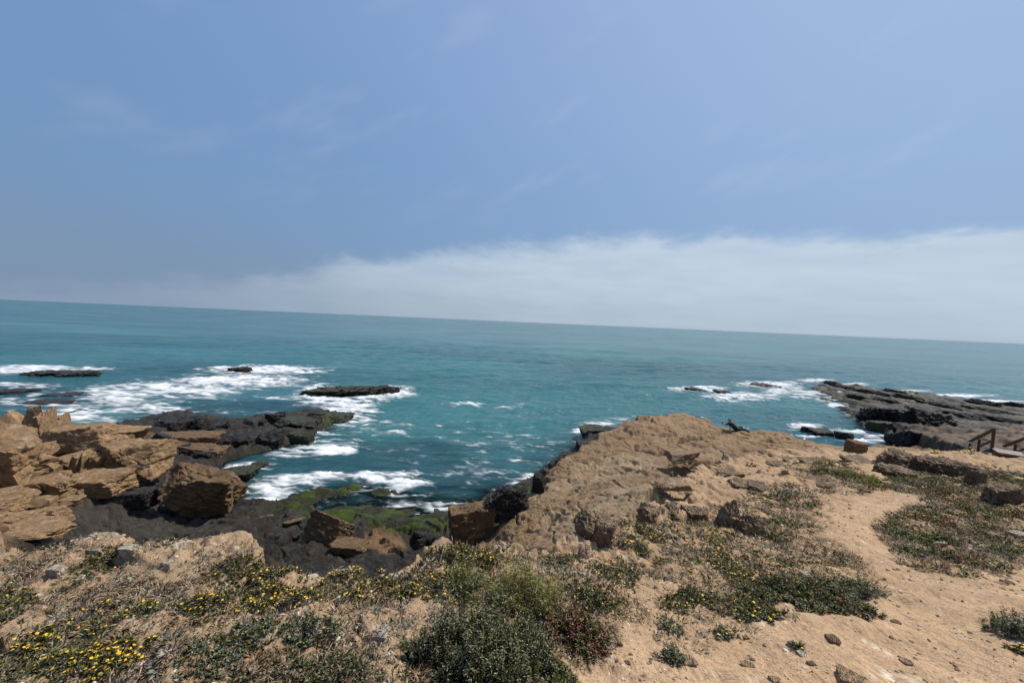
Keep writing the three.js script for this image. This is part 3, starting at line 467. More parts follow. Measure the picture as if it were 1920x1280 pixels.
function creased(index, around, P, col, uv, cos) {   // corners keep their own normal where faces meet at a sharp angle
  const F = index.length / 3, fn = new Float32Array(F * 3), m = index.length, p = new Float32Array(m * 3), q = new Float32Array(m * 3), c = new Float32Array(m * 3), t = new Float32Array(m * 2), un = new Float32Array(F * 3);
  for (let f = 0; f < F; f++) {
    const a = index[f * 3] * 3, b = index[f * 3 + 1] * 3, d = index[f * 3 + 2] * 3, ux = P[b] - P[a], uy = P[b + 1] - P[a + 1], uz = P[b + 2] - P[a + 2], vx = P[d] - P[a], vy = P[d + 1] - P[a + 1], vz = P[d + 2] - P[a + 2];
    const x = uy * vz - uz * vy, y = uz * vx - ux * vz, z = ux * vy - uy * vx, l = Math.hypot(x, y, z) || 1; fn.set([x, y, z], f * 3); un.set([x / l, y / l, z / l], f * 3);
  }
  for (let i = 0; i < m; i++) {
    const f = (i / 3) | 0, k = index[i]; let x = 0, y = 0, z = 0;
    for (const o of around[k]) if (un[o * 3] * un[f * 3] + un[o * 3 + 1] * un[f * 3 + 1] + un[o * 3 + 2] * un[f * 3 + 2] > cos) { x += fn[o * 3]; y += fn[o * 3 + 1]; z += fn[o * 3 + 2]; }
    const l = Math.hypot(x, y, z) || 1; q.set([x / l, y / l, z / l], i * 3); for (let w = 0; w < 3; w++) { p[i * 3 + w] = P[k * 3 + w]; c[i * 3 + w] = col[k * 3 + w]; } t[i * 2] = uv[k * 2]; t[i * 2 + 1] = uv[k * 2 + 1];
  }
  const g = new THREE.BufferGeometry(); g.setAttribute('position', new THREE.BufferAttribute(p, 3)); g.setAttribute('normal', new THREE.BufferAttribute(q, 3)); g.setAttribute('color', new THREE.BufferAttribute(c, 3)); g.setAttribute('uv', new THREE.BufferAttribute(t, 2)); return g;
}
let rockSeed = 0;
// left, right, top, bottom of the rock as seen; its distance comes from the ground its foot stands on
function rock(u0, u1, v0, v1, kind, label, o = {}) {
  const u = (u0 + u1) / 2, foot = o.elev === undefined ? hit(u, v1 - (o.lift ?? 0)) : at(u, v1, o.elev), depth = pix(...foot)[2];
  const w = (u1 - u0) * depth / FOCAL, hgt = (v1 - v0) * depth / FOCAL, dp = o.deep ?? w * (o.ratio ?? 0.75);
  // part of the apparent height is the top seen from above
  const down = (EYE - foot[1]) / Math.hypot(foot[0], foot[2]), tall = Math.max(hgt - dp * down * (o.see ?? 0.6), hgt * (o.low ?? 0.3));
  const sink = o.sink ?? 0.18, sy = tall / (2 - sink * 2) * 1.1;
  const m = mesh(o.name ?? 'boulder', rockGeometry(o.seed ?? ++rockSeed, w / 2 * 0.94, sy, dp / 2 * 0.94, kind, o), o.mat ?? (kind === 'black' || kind === 'mossy' ? MAT.wet : MAT.boulder));
  const back = Math.hypot(foot[0], foot[2]), dx = foot[0] / back, dz = foot[2] / back;
  m.position.set(foot[0] + dx * dp * 0.4, 0, foot[2] + dz * dp * 0.4);
  const gy = o.elev === undefined ? Math.min(foot[1], Math.max(heightAt(m.position.x, m.position.z), foot[1] - 0.5)) : foot[1];
  m.position.y = gy + sy * (1 - 2 * sink) + (o.raise ?? 0);
  m.rotation.set(o.tx ?? 0, o.yaw ?? 0, o.tz ?? 0);
  return tag(m, label, 'rock', o.group);
}
MAT.wet = rockMat(0.55, 0.05, 0.45);
{
  const pile = { group: 'broken sandstone slabs piled on the shore' };
  rock(31, 79, 764, 838, 'tan', 'tall pointed tan rock standing upright in the slab pile', { ...pile, ratio: 0.55, detail: 18, cuts: 5, peak: 3, tz: -0.1, seed: 101, see: 0.1 });
  rock(76, 96, 774, 838, 'tan', 'thin upright slab leaning beside the tall pointed rock', { ...pile, name: 'flat_rock', ratio: 1.6, tz: 0.12, seed: 102, see: 0.1 });
  rock(95, 111, 792, 836, 'sandy', 'short upright sliver between two standing slabs', { ...pile, name: 'flat_rock', ratio: 1.6, tz: 0.1, seed: 103, see: 0.1 });
  rock(108, 130, 781, 828, 'tan', 'upright slab at the seaward end of the standing rocks', { ...pile, name: 'flat_rock', ratio: 1.2, tz: 0.06, seed: 104, see: 0.1 });
  rock(-10, 64, 792, 842, 'tan', 'steeply tilted slab below the tall pointed rock', { ...pile, name: 'flat_rock', ratio: 0.6, tz: -0.55, see: 0.2, seed: 105 });
  rock(-70, 74, 826, 912, 'tan', 'big overhanging slab with a smooth pale top and dark underside', { ...pile, name: 'flat_rock', ratio: 0.62, flatTop: true, detail: 20, tz: -0.22, tx: 0.18, sink: 0.05, raise: 0.35, seed: 106 });
  rock(88, 218, 812, 858, 'tan', 'long flat slab lying on broken upright slabs', { ...pile, name: 'flat_rock', ratio: 0.5, flatTop: true, detail: 18, tz: 0.1, tx: 0.12, raise: 0.55, seed: 107 });
  rock(204, 242, 819, 848, 'tan', 'square block at the end of the long flat slab', { ...pile, ratio: 0.8, flatTop: true, seed: 108 });
  rock(172, 272, 799, 822, 'tan', 'thin flat tan ledge above the black shore rocks', { ...pile, name: 'flat_rock', ratio: 0.5, flatTop: true, seed: 109 });
  [[136, 152], [151, 166], [165, 179], [178, 196]].forEach(([a, b], i) => rock(a, b, 848, 890, i % 2 ? 'tan' : 'sandy', 'narrow upright slab holding up the long flat slab', { ...pile, name: 'flat_rock', ratio: 1.5, tz: -0.16 - 0.05 * i, seed: 110 + i }));
  rock(196, 314, 828, 906, 'tan', 'large rounded tan slab with a dark overhang on its seaward end', { ...pile, name: 'flat_rock', ratio: 0.65, detail: 20, tz: 0.14, tx: 0.2, raise: 0.25, sink: 0.1, seed: 115 });
  rock(43, 137, 897, 930, 'tan', 'wedge shaped slab between the big overhanging slab and the shore', { ...pile, name: 'flat_rock', ratio: 0.5, flatTop: true, tz: 0.14, raise: 0.1, seed: 116 });
  rock(133, 234, 892, 936, 'tan', 'flat slab with a shadowed edge resting on grey rock', { ...pile, name: 'flat_rock', ratio: 0.55, flatTop: true, detail: 18, tz: 0.07, tx: 0.1, raise: 0.15, seed: 117 });
  rock(96, 139, 914, 942, 'tan', 'angular block tucked under the flat slab', { ...pile, ratio: 0.8, seed: 118 });
  rock(75, 102, 928, 948, 'tan', 'small round stone beside the angular block', { ...pile, ratio: 0.9, seed: 119 });
  rock(52, 85, 938, 964, 'brown', 'round brown stone at the foot of the slab pile', { ...pile, ratio: 0.9, seed: 120 });
  rock(56, 128, 951, 984, 'tan', 'slanting slab lying on a thinner slab near the cliff foot', { ...pile, name: 'flat_rock', ratio: 0.55, tz: 0.2, raise: 0.1, seed: 121 });
  rock(64, 128, 970, 988, 'brown', 'thin slab under the slanting slab', { ...pile, name: 'flat_rock', ratio: 0.6, tz: 0.12, seed: 122 });
  rock(-30, 38, 931, 956, 'tan', 'layered slab beside the round brown stone', { ...pile, name: 'flat_rock', ratio: 0.6, seed: 123 });
  rock(-20, 60, 952, 982, 'tan', 'cracked block below the layered slab', { ...pile, ratio: 0.7, seed: 124 });
  rock(-40, 128, 978, 1008, 'tan', 'broad low slab with a whitish crust at the cliff foot', { ...pile, name: 'flat_rock', ratio: 0.5, flatTop: true, seed: 125 });
  for (const [a, b, c, d, s] of [[100, 128, 882, 900, 1], [150, 176, 884, 898, 2], [60, 82, 905, 920, 3], [10, 34, 912, 930, 4], [86, 110, 868, 884, 5], [120, 146, 868, 886, 6], [196, 222, 862, 880, 7], [36, 58, 880, 896, 8], [222, 250, 812, 828, 9], [2, 22, 960, 974, 10], [236, 262, 826, 842, 11], [150, 172, 838, 850, 12], [-14, 12, 806, 830, 13], [130, 152, 826, 842, 14]])
    rock(a, b, c, d, s % 3 ? 'tan' : 'brown', 'small broken stone wedged among the tan slabs', { group: 'rubble between the slabs', name: 'stone', ratio: 0.8, detail: 9, seed: 130 + s, tz: (s % 5) * 0.12 - 0.2 });
  {
    const R = rng(616);
    for (let i = 0; i < 60; i++) { const u = -30 + 290 * R(), v = lerp(845, 1002, R()), w = 9 + 13 * R(); if (u > 150 && v > 905 || u > 128 && v > 950) continue; rock(u - w / 2, u + w / 2, v - w * 0.6, v, R() < 0.6 ? 'tan' : 'brown', 'small loose stone in the jumble of tan slabs', { group: 'loose stones in the jumble', name: 'stone', ratio: 0.9, detail: 6, seed: 800 + i, tz: R() - 0.5, sink: 0.15 }); }
    for (let i = 0; i < 46; i++) { const u = -30 + 280 * R(), v = lerp(838, 1000, R()); if (u > 150 && v > 900 || u > 120 && v > 945) continue; const w = 26 + 46 * R(), h = w * (0.28 + 0.2 * R()); rock(u - w / 2, u + w / 2, v - h, v, R() < 0.7 ? 'tan' : R() < 0.5 ? 'brown' : 'sandy', 'thin broken slab lying loose in the jumble of tan slabs', { group: 'thin slabs in the jumble', name: 'flat_rock', ratio: 0.6 + 0.4 * R(), flatTop: true, detail: 9, seed: 700 + i, tz: (R() - 0.5) * 0.7, tx: (R() - 0.3) * 0.5, yaw: (R() - 0.5) * 1.2, raise: 0.15 * R(), sink: 0.15 }); }
  }
  rock(199, 297, 922, 956, 'black', 'thin dark slab with a white streak lying on smooth grey rock', { name: 'flat_rock', ratio: 0.45, flatTop: true, detail: 16, tz: 0.16, raise: 0.08, seed: 150 });
  rock(304, 456, 882, 976, 'brown', 'massive brown boulder above the foaming inlet', { elev: 0.75,  ratio: 0.62, detail: 30, cuts: 16, round: true, rough: 1.6, sink: 0.08, raise: 0.12, seed: 153, strata: 0.2, see: 0.4 });
  rock(280, 420, 808, 838, 'brown', 'low brown ledge capping the black shore rocks', { name: 'flat_rock', ratio: 0.5, flatTop: true, detail: 18, seed: 152 });
  rock(304, 430, 828, 856, 'brown', 'layered ledge running down towards the foaming inlet', { name: 'flat_rock', ratio: 0.45, flatTop: true, detail: 18, tz: -0.08, seed: 153 });
  rock(306, 392, 771, 802, 'black', 'black domed rock at the water edge', { ratio: 0.6, detail: 18, rough: 1.4, seed: 154, sink: 0.44, round: true, low: 0.2, see: 1, cuts: 12 });
  rock(395, 480, 806, 838, 'black', 'black block beside the brown ledge', { ratio: 0.6, detail: 16, rough: 1.5, seed: 155, sink: 0.44, round: true, low: 0.2, see: 1, cuts: 12 });
  rock(472, 536, 804, 838, 'black', 'fractured black block on the sea ledge', { ratio: 0.6, flatTop: true, detail: 16, rough: 1.4, seed: 156, sink: 0.44, round: true, low: 0.2, see: 1, cuts: 12 });
  rock(532, 592, 806, 836, 'mossy', 'mossy square block on the sea ledge', { ratio: 0.6, flatTop: true, detail: 16, seed: 157, sink: 0.44, round: true, low: 0.2, see: 1, cuts: 12 });
  rock(592, 630, 797, 814, 'black', 'dark rock at the tip of the sea ledge with foam around it', { ratio: 0.6, flatTop: true, seed: 158, sink: 0.44, round: true, low: 0.2, see: 1, cuts: 12 });
  rock(516, 604, 772, 796, 'mossy', 'flat mossy rock washed by waves behind the sea ledge', { ratio: 0.5, flatTop: true, detail: 16, seed: 159, sink: 0.44, round: true, low: 0.2, see: 1, cuts: 12, deep: 3.2 });
  rock(594, 660, 768, 797, 'mossy', 'rounded mossy rock where the sea ledge meets white foam', { ratio: 0.6, flatTop: true, detail: 16, seed: 160, sink: 0.44, round: true, low: 0.2, see: 1, cuts: 12, deep: 3.2 });
  rock(412, 482, 876, 902, 'mossy', 'low mossy rock in the foaming inlet', { ratio: 0.7, flatTop: true, seed: 161, elev: 0 });
  rock(470, 502, 864, 878, 'mossy', 'small mossy rock ringed by foam in the inlet', { ratio: 0.8, seed: 162, elev: 0 });
  rock(570, 664, 976, 1020, 'brown', 'tilted slab with a shadowed face on the dark shelf', { elev: 0.7,  name: 'flat_rock', ratio: 0.4, flatTop: true, detail: 20, tz: -0.26, tx: -0.35, raise: 0.05, sink: 0.1, see: 0.3, seed: 163, rough: 1.4 });
  rock(618, 690, 1010, 1040, 'brown', 'flat oval rock in front of the tilted slab', { elev: 0.8,  name: 'flat_rock', ratio: 0.6, flatTop: true, seed: 164 });
  rock(838, 922, 946, 1030, 'brown', 'tall square boulder at the foot of the headland slope', { elev: 0.95,  ratio: 0.8, detail: 26, flatTop: true, cuts: 5, rough: 1.2, strata: 0.3, seed: 165, yaw: 0.25, see: 0.35 });
  rock(905, 1000, 905, 975, 'black', 'rough black outcrop below the headland slope', { ratio: 0.7, detail: 22, rough: 1.7, seed: 166 });
  {
    const R = rng(717), spots = [[440, 560, 965, 1010, 4], [700, 850, 1005, 1040, 4], [300, 470, 800, 870, 12], [230, 330, 860, 960, 7], [480, 640, 780, 835, 12]];
    for (const [a, b, c, d, n] of spots) for (let i = 0; i < n; i++) { const u = lerp(a, b, R()), v = lerp(c, d, R()), w = 12 + 26 * R(), k = R(); if (R() < 0.15) continue; const [ex, , ez] = at(u, v, 0.5), e = heightAt(ex, ez); if (e < 0.2 || e > 2 || out.tier) continue;
      rock(u - w / 2, u + w / 2, v - w * 0.5, v, k < 0.75 ? 'black' : 'brown', k < 0.75 ? 'broken black rock lying on the dark shelf' : 'broken brown rock lying on the dark shelf', { group: k < 0.75 ? 'black rubble on the shelf' : 'brown rubble on the shelf', name: 'stone', elev: e, ratio: 0.7 + 0.6 * R(), detail: 7, flatTop: k < 0.5, seed: 3000 + i + a * 7, tz: (R() - 0.5) * 0.6, tx: (R() - 0.5) * 0.5, yaw: R() * 3, sink: 0.28 }); }
  }
  // headland edge
  rock(1086, 1136, 798, 824, 'mossy', 'flat greenish rock jutting into the water off the headland', { name: 'flat_rock', ratio: 0.7, flatTop: true, elev: 0.2, detail: 16, seed: 167, deep: 2.2 });
  rock(1080, 1112, 828, 848, 'black', 'black rock below the greenish jutting rock', { elev: 0.4, ratio: 0.9, seed: 168 });
  rock(1052, 1074, 848, 866, 'black', 'small black rock at the headland waterline', { elev: 0.4, ratio: 0.9, seed: 169 });
  rock(996, 1022, 886, 925, 'black', 'dark overhanging rock on the headland side', { ratio: 0.9, seed: 170 });
  rock(1252, 1312, 858, 880, 'sandy', 'slab roofing a dark hollow on the headland', { name: 'flat_rock', ratio: 0.7, flatTop: true, raise: 0.42, sink: 0, tz: 0.22, detail: 16, seed: 171 });
  rock(1214, 1300, 912, 938, 'sandy', 'thin tan slab jutting over a notch in the headland', { name: 'flat_rock', ratio: 0.6, flatTop: true, raise: 0.2, sink: 0, detail: 16, seed: 173 });
  rock(1076, 1154, 966, 1016, 'crust', 'knobbly brown outcrop with a dark side above purple shrubs', { ratio: 0.8, detail: 26, rough: 2.2, seed: 174, see: 0.45, sink: 0.32, round: true, cuts: 12 });
  const crust = { group: 'crusty rock knobs along the headland rim' };
  for (const [a, b, c, d] of [[1200, 1240, 948, 978], [1238, 1278, 945, 974], [1280, 1324, 944, 972]]) rock(a, b, c, d, 'crust', 'low crusty rock knob along the rim above the pale headland', { ...crust, rough: 2.4, detail: 20, sink: 0.46, ratio: 1.1, round: true, cuts: 12 });
  rock(1342, 1384, 942, 990, 'crust', 'tall crusty rock above the mat of yellow flowers', { rough: 2.2, detail: 22, sink: 0.38, round: true, cuts: 12 });
  rock(1376, 1436, 960, 1004, 'crust', 'sloping crusty rock beside the mat of yellow flowers', { rough: 2.2, detail: 22, sink: 0.42, round: true, cuts: 12 });
  for (const [a, b, c, d] of [[1342, 1390, 878, 892], [1366, 1410, 900, 914], [1400, 1446, 902, 918], [1510, 1570, 900, 912], [1354, 1396, 852, 861], [1424, 1464, 846, 854], [1468, 1508, 854, 862], [1498, 1556, 859, 868], [1550, 1594, 876, 884], [1440, 1474, 866, 874], [1584, 1640, 858, 866]])
    rock(a, b, c, d, 'crust', 'low weathered rock poking out of the sandy headland top', { group: 'low rocks on the headland top', name: 'ledge_rock', rough: 2, flatTop: true, detail: 18, sink: 0.36, ratio: 0.8, see: 0.9, low: 0.4, tx: 0.12 });
  rock(1588, 1624, 829, 846, 'brown', 'square brown block standing at the far end of the path', { ratio: 0.6, flatTop: true, cuts: 3, see: 0.2, seed: 190 });
  const ledge = { group: 'dark ledges beside the path', name: 'ledge_rock' };
  for (const [a, b, c, d, l] of [[1652, 1734, 846, 876, 'long layered ledge whose end overlooks the narrow footpath'], [1716, 1784, 858, 886, 'middle piece of the layered ledge below the yellow cushions'], [1766, 1822, 866, 890, 'last piece of the layered ledge, on the side of the wooden stairs'], [1640, 1706, 874, 892, 'low step of rock in front of the long layered ledge']]) rock(a, b, c, d, 'crust', l, { ...ledge, rough: 2.4, flatTop: true, detail: 22, ratio: 0.8, see: 0.5, low: 0.45, sink: 0.3, tx: 0.1, cuts: 10 });
  for (const [a, b, c, d, l] of [[1808, 1850, 884, 912, 'small weathered ledge rising from green mats below the wooden stairs'], [1840, 1916, 912, 946, 'wide weathered ledge rising from green mats below the wooden stairs']]) rock(a, b, c, d, 'crust', l, { name: 'ledge_rock', rough: 1.6, flatTop: true, detail: 16, ratio: 0.5, see: 0.3 });
  // rocks in the sea
  rock(54, 126, 695, 706, 'black', 'long flat black rock in surf, seaward of the slab pile', { elev: -0.1, flatTop: true, deep: 5, see: 0.5, seed: 200, sink: 0.42, rough: 2.6, round: true, cuts: 12 });
  rock(118, 186, 696, 708, 'black', 'lower black rock trailing off the long flat rock in surf', { elev: -0.1, flatTop: true, deep: 4, see: 0.5, seed: 201, sink: 0.42, rough: 2.6, round: true, cuts: 12 });
  rock(431, 470, 689, 698, 'black', 'small black rock in the middle of white breakers', { elev: -0.1, deep: 3, see: 0.3, seed: 202, sink: 0.42, rough: 2.6, round: true, cuts: 12 });
  rock(592, 716, 727, 744, 'mossy', 'flat topped mossy islet with water running off it', { elev: -0.15, flatTop: true, deep: 5, see: 0.3, detail: 20, seed: 203, sink: 0.34, rough: 2.6, round: true, cuts: 12, cuts: 4 });
  rock(704, 752, 727, 739, 'black', 'low dark rock at the end of the mossy islet', { elev: -0.15, flatTop: true, deep: 2.5, see: 0.3, seed: 204, sink: 0.42, rough: 2.6, round: true, cuts: 12 });
  rock(1286, 1330, 729, 735, 'black', 'low dark rock awash in the surf off the headland', { elev: -0.2, flatTop: true, deep: 3, see: 0.3, seed: 205, sink: 0.6, rough: 2.6, round: true, cuts: 12, group: 'rocks awash off the headland' });
  rock(1334, 1374, 733, 738, 'black', 'low dark rock awash in the surf off the headland', { elev: -0.2, flatTop: true, deep: 3, see: 0.3, seed: 206, sink: 0.6, rough: 2.6, round: true, cuts: 12, group: 'rocks awash off the headland' });
  rock(1406, 1468, 721, 727, 'black', 'dark rock awash near the tip of the flat reef', { elev: -0.2, flatTop: true, deep: 4, see: 0.3, seed: 207, sink: 0.6, rough: 2.6, round: true, cuts: 12 });
  for (const [a, b, c, d] of [[1504, 1523, 800, 811], [1521, 1561, 807, 820], [1566, 1598, 811, 828]]) rock(a, b, c, d, 'black', 'flat black rock ringed by foam in the small cove', { elev: -0.1, flatTop: true, see: 0.4, group: 'rocks in the small cove', seed: 208 + a });
  for (const [u, v, w, k] of [[1586, 731, 56, 0], [1640, 739, 76, 0], [1706, 748, 66, 1], [1762, 762, 84, 0], [1832, 769, 76, 1], [1896, 777, 66, 0], [1722, 771, 64, 1], [1806, 781, 76, 0], [1880, 789, 84, 0], [1606, 746, 44, 1], [1664, 754, 54, 0], [1906, 762, 56, 1], [1560, 722, 40, 0], [1680, 738, 50, 1], [1850, 758, 60, 0]])
    rock(u - w / 2, u + w / 2, v - 7, v, k ? 'mossy' : 'black', k ? 'low mossy ledge running along the flat reef' : 'low black ledge running along the flat reef', { name: 'ledge_rock', group: k ? 'mossy ledges on the reef' : 'black ledges on the reef', deep: 1.6, see: 0.5, low: 0.5, sink: 0.42, detail: 14, rough: 2.4, round: true, cuts: 12, seed: 900 + u, yaw: -Math.atan2(reefZ, reefX) });
  rock(1618, 1704, 770, 799, 'black', 'long black ledge standing above the mossy ledge of the small cove', { name: 'ledge_rock', elev: 0.1, deep: 4, see: 0.15, sink: 0.2, detail: 20, rough: 1.8, flatTop: true, seed: 221, tx: -0.2, tz: -0.06 });
  rock(1688, 1770, 779, 806, 'black', 'black ledge joining the long black ledge to the brown slope', { name: 'ledge_rock', elev: 0.5, deep: 4, see: 0.15, sink: 0.25, detail: 20, rough: 1.8, flatTop: true, seed: 222, tx: -0.2, tz: -0.08 });
  rock(1676, 1710, 816, 840, 'black', 'dark overhanging rock closing the end of the small cove', { elev: 0.1, deep: 3, see: 0.1, sink: 0.15, detail: 18, rough: 1.8, seed: 223, tx: -0.25 });
  rock(1628, 1676, 790, 812, 'mossy', 'mossy ledge at the edge of the small cove', { elev: 0, flatTop: true, see: 0.4, seed: 220 });
  for (const [a, b, c, d, e] of [[0, 60, 730, 742, -0.25], [90, 150, 738, 748, -0.25], [140, 166, 768, 777, -0.2], [60, 130, 752, 764, -0.3]]) rock(a, b, c, d, 'black', 'dark rock barely breaking the foamy shallows by the slab pile', { elev: e, flatTop: true, deep: 3, see: 0.4, group: 'rocks breaking the shallows', seed: 230 + a });
}
console.log('rocks done', Math.round((Date.now() - T0) / 1000));
// ------------------------------------------------------------------ wooden stairs
{
  const [bx0, bz0] = upperAt(1860, 849), base = [bx0, Math.max(heightAt(bx0, bz0), heightAt(bx0 + 1, bz0 + 0.6), heightAt(bx0 + 0.4, bz0 + 0.8)), bz0], t = group('wooden_staircase', 'brown wooden stairs with sloping handrails and a small deck above the shore', 'stairs');
  t.position.set(...base);
  const across = new THREE.Vector3(0.776, 0, 0.63).normalize(), run = new THREE.Vector3(0.63, 0, -0.776).normalize();
  t.quaternion.setFromRotationMatrix(new THREE.Matrix4().makeBasis(across, new THREE.Vector3(0, 1, 0), run.clone().negate()));
  const woodTex = tile(256, (u, v) => { const s = 0.72 + 0.22 * N4loop(u, v * 0.15, 30, 11) + 0.12 * N4loop(u, v, 60, 12); return [s, s * 0.98, s * 0.95]; });
  const dark = new THREE.MeshStandardMaterial({ color: new THREE.Color().setRGB(0.085, 0.036, 0.02), roughness: 0.75, map: woodTex, bumpMap: woodTex, bumpScale: 0.004 });
  const grey = new THREE.MeshStandardMaterial({ color: new THREE.Color().setRGB(0.36, 0.31, 0.27), roughness: 0.85, map: woodTex, bumpMap: woodTex, bumpScale: 0.004 });
  const boxes = {};
  const bx = (name, mat, w, h, d, x, y, z, rx = 0) => { const k = [w, h, d].join(); const m = mesh(name, boxes[k] ??= new THREE.BoxGeometry(w, h, d), mat, t); m.position.set(x, y, z); m.rotation.x = rx; return m; };
  const WIDE = 1.32, TILT = -Math.atan2(1.46, 3.8);
  for (let i = 0; i < 8; i++) bx('deck_plank', grey, WIDE + 1.5, 0.04, 0.128, WIDE / 2 + 0.72, 0.1, 0.02 + i * 0.137);
  bx('deck_beam', dark, 0.07, 0.16, 1.02, 0.02, 0.0, 0.5); bx('deck_beam', dark, 0.07, 0.16, 1.02, WIDE + 1.4, 0.0, 0.5); bx('deck_beam', dark, WIDE + 1.46, 0.13, 0.05, WIDE / 2 + 0.72, 0.01, 1.08);
  for (let i = 0; i < 10; i++) bx('tread', grey, WIDE - 0.1, 0.045, 0.3, WIDE / 2, 0.1 - 0.15 * (i + 1), -0.22 - i * 0.39);
  for (const x of [0.0, WIDE]) {
    bx('stringer', dark, 0.06, 0.24, 4.2, x, -0.76, -1.95, TILT);
    bx('post', dark, 0.11, 1.2, 0.11, x, 0.5, -0.02); bx('post', dark, 0.1, 1.0, 0.1, x, -0.38, -2.2); bx('post', dark, 0.1, 1.0, 0.1, x, -0.98, -3.8);
    bx('handrail', dark, 0.13, 0.085, 4.2, x, 1.12 - 0.73, -1.9, TILT);
    bx('lower_rail', dark, 0.06, 0.11, 2.25, x, 0.52 - 0.43, -1.12, TILT);
  }
}

// ------------------------------------------------------------------ person on the headland rim
function fieldMesh(bones, lo, size, cells, join) {     // smooth union of tapered capsules, meshed
  const mc = new MarchingCubes(cells, new THREE.MeshBasicMaterial(), false, false, 60000); mc.isolation = 0;
  const dist = (x, y, z) => { let d = 9; for (const [ax, ay, az, ra, bx, by, bz, rb] of bones) { const ux = bx - ax, uy = by - ay, uz = bz - az, l = ux * ux + uy * uy + uz * uz, h = l ? clamp(((x - ax) * ux + (y - ay) * uy + (z - az) * uz) / l) : 0, q = Math.hypot(x - ax - ux * h, y - ay - uy * h, z - az - uz * h) - lerp(ra, rb, h), k = clamp(0.5 + 0.5 * (d - q) / join); d = lerp(d, q, k) - join * k * (1 - k); } return d; };
  const half = cells / 2;
  for (let k = 0; k < cells; k++) for (let j = 0; j < cells; j++) for (let i = 0; i < cells; i++) mc.field[i + cells * j + cells * cells * k] = -dist(lo[0] + ((i - half) / half + 1) / 2 * size, lo[1] + ((j - half) / half + 1) / 2 * size, lo[2] + ((k - half) / half + 1) / 2 * size);
  mc.update();
  const n = mc.count, p = new Float32Array(n * 3); for (let i = 0; i < n; i++) for (let c = 0; c < 3; c++) p[i * 3 + c] = lo[c] + (mc.positionArray[i * 3 + c] + 1) / 2 * size;
  const g = new THREE.BufferGeometry(); g.setAttribute('position', new THREE.BufferAttribute(p, 3)); g.setAttribute('normal', new THREE.BufferAttribute(mc.normalArray.slice(0, n * 3), 3)); return g;
}
{
  let pv = 800, foot; do { foot = hit(1380, pv++); heightAt(foot[0], foot[2]); } while (pv < 840 && (foot[1] < 2 || out.tier === 0)); const t = group('person', 'person in black clothes reclining on the rim of the headland', 'person');
  t.position.set(foot[0] - 0.12, Math.max(heightAt(foot[0], foot[2]), heightAt(foot[0] - 0.4, foot[2]), heightAt(foot[0] + 0.5, foot[2])) + 0.02, foot[2]);
  const skin = new THREE.MeshStandardMaterial({ color: new THREE.Color().setRGB(0.42, 0.25, 0.17), roughness: 0.6 }), cloth = new THREE.MeshStandardMaterial({ color: new THREE.Color().setRGB(0.012, 0.012, 0.014), roughness: 0.85 }), hairM = new THREE.MeshStandardMaterial({ color: new THREE.Color().setRGB(0.01, 0.009, 0.008), roughness: 0.6 });
  // x to the right, y up, z towards the viewer; hip at the origin, trunk leaning back on one arm
  const hip = [0.14, 0.13, 0], chest = [-0.2, 0.40, 0], neck = [-0.32, 0.52, 0.0], head = [-0.36, 0.64, 0.0];
  const fingers = (x, y, z, dx, dy) => [0, 1, 2, 3].map((i) => [x, y, z - 0.03 + i * 0.02, 0.009, x + dx * (0.07 + 0.012 * (i % 3)), y + dy * 0.07, z - 0.034 + i * 0.022, 0.007]).concat([[x, y, z - 0.035, 0.011, x + dx * 0.02, y + 0.045, z - 0.05, 0.009]]);
  const body = [[...hip, 0.13, ...chest, 0.145], [...chest, 0.13, ...neck, 0.055], [...neck, 0.052, -0.35, 0.6, 0, 0.055], [-0.36, 0.66, 0, 0.088, -0.37, 0.62, 0.0, 0.075], [-0.435, 0.63, 0.01, 0.018, -0.445, 0.615, 0.01, 0.013], [-0.36, 0.63, 0.085, 0.02, -0.36, 0.66, 0.085, 0.018],
    [-0.24, 0.46, 0.15, 0.058, -0.34, 0.24, 0.2, 0.045], [-0.34, 0.24, 0.2, 0.043, -0.40, 0.05, 0.16, 0.03], [-0.40, 0.05, 0.16, 0.03, -0.46, 0.03, 0.16, 0.032], ...fingers(-0.46, 0.03, 0.17, -1, -0.2),
    [-0.24, 0.46, -0.15, 0.058, -0.4, 0.36, -0.16, 0.045], [-0.4, 0.36, -0.16, 0.043, -0.62, 0.38, -0.1, 0.03], [-0.62, 0.38, -0.1, 0.03, -0.68, 0.4, -0.1, 0.03], ...fingers(-0.68, 0.4, -0.1, -0.5, 0.8),
    [0.14, 0.12, 0.09, 0.1, 0.56, 0.14, 0.12, 0.068], [0.56, 0.14, 0.12, 0.064, 0.94, 0.0, 0.12, 0.042], [0.94, -0.01, 0.12, 0.04, 1.02, 0.06, 0.12, 0.03],
    [0.14, 0.12, -0.09, 0.1, 0.52, 0.2, -0.12, 0.068], [0.52, 0.2, -0.12, 0.064, 0.86, 0.0, -0.12, 0.042], [0.86, -0.01, -0.12, 0.04, 0.95, 0.05, -0.12, 0.03]];
  mesh('body', fieldMesh(body, [-0.85, -0.6, -0.95], 1.95, 96, 0.03), skin, t);
  const wear = [[...hip, 0.15, ...chest, 0.165], [...chest, 0.15, -0.28, 0.49, 0, 0.09], [-0.24, 0.46, 0.15, 0.075, -0.3, 0.33, 0.18, 0.066], [-0.24, 0.46, -0.15, 0.075, -0.4, 0.36, -0.16, 0.062], [-0.4, 0.36, -0.16, 0.058, -0.58, 0.38, -0.12, 0.045], [0.14, 0.12, 0.09, 0.115, 0.56, 0.14, 0.12, 0.082], [0.56, 0.14, 0.12, 0.078, 0.9, 0.015, 0.12, 0.058], [0.14, 0.12, -0.09, 0.115, 0.52, 0.2, -0.12, 0.082], [0.52, 0.2, -0.12, 0.078, 0.82, 0.02, -0.12, 0.058]];
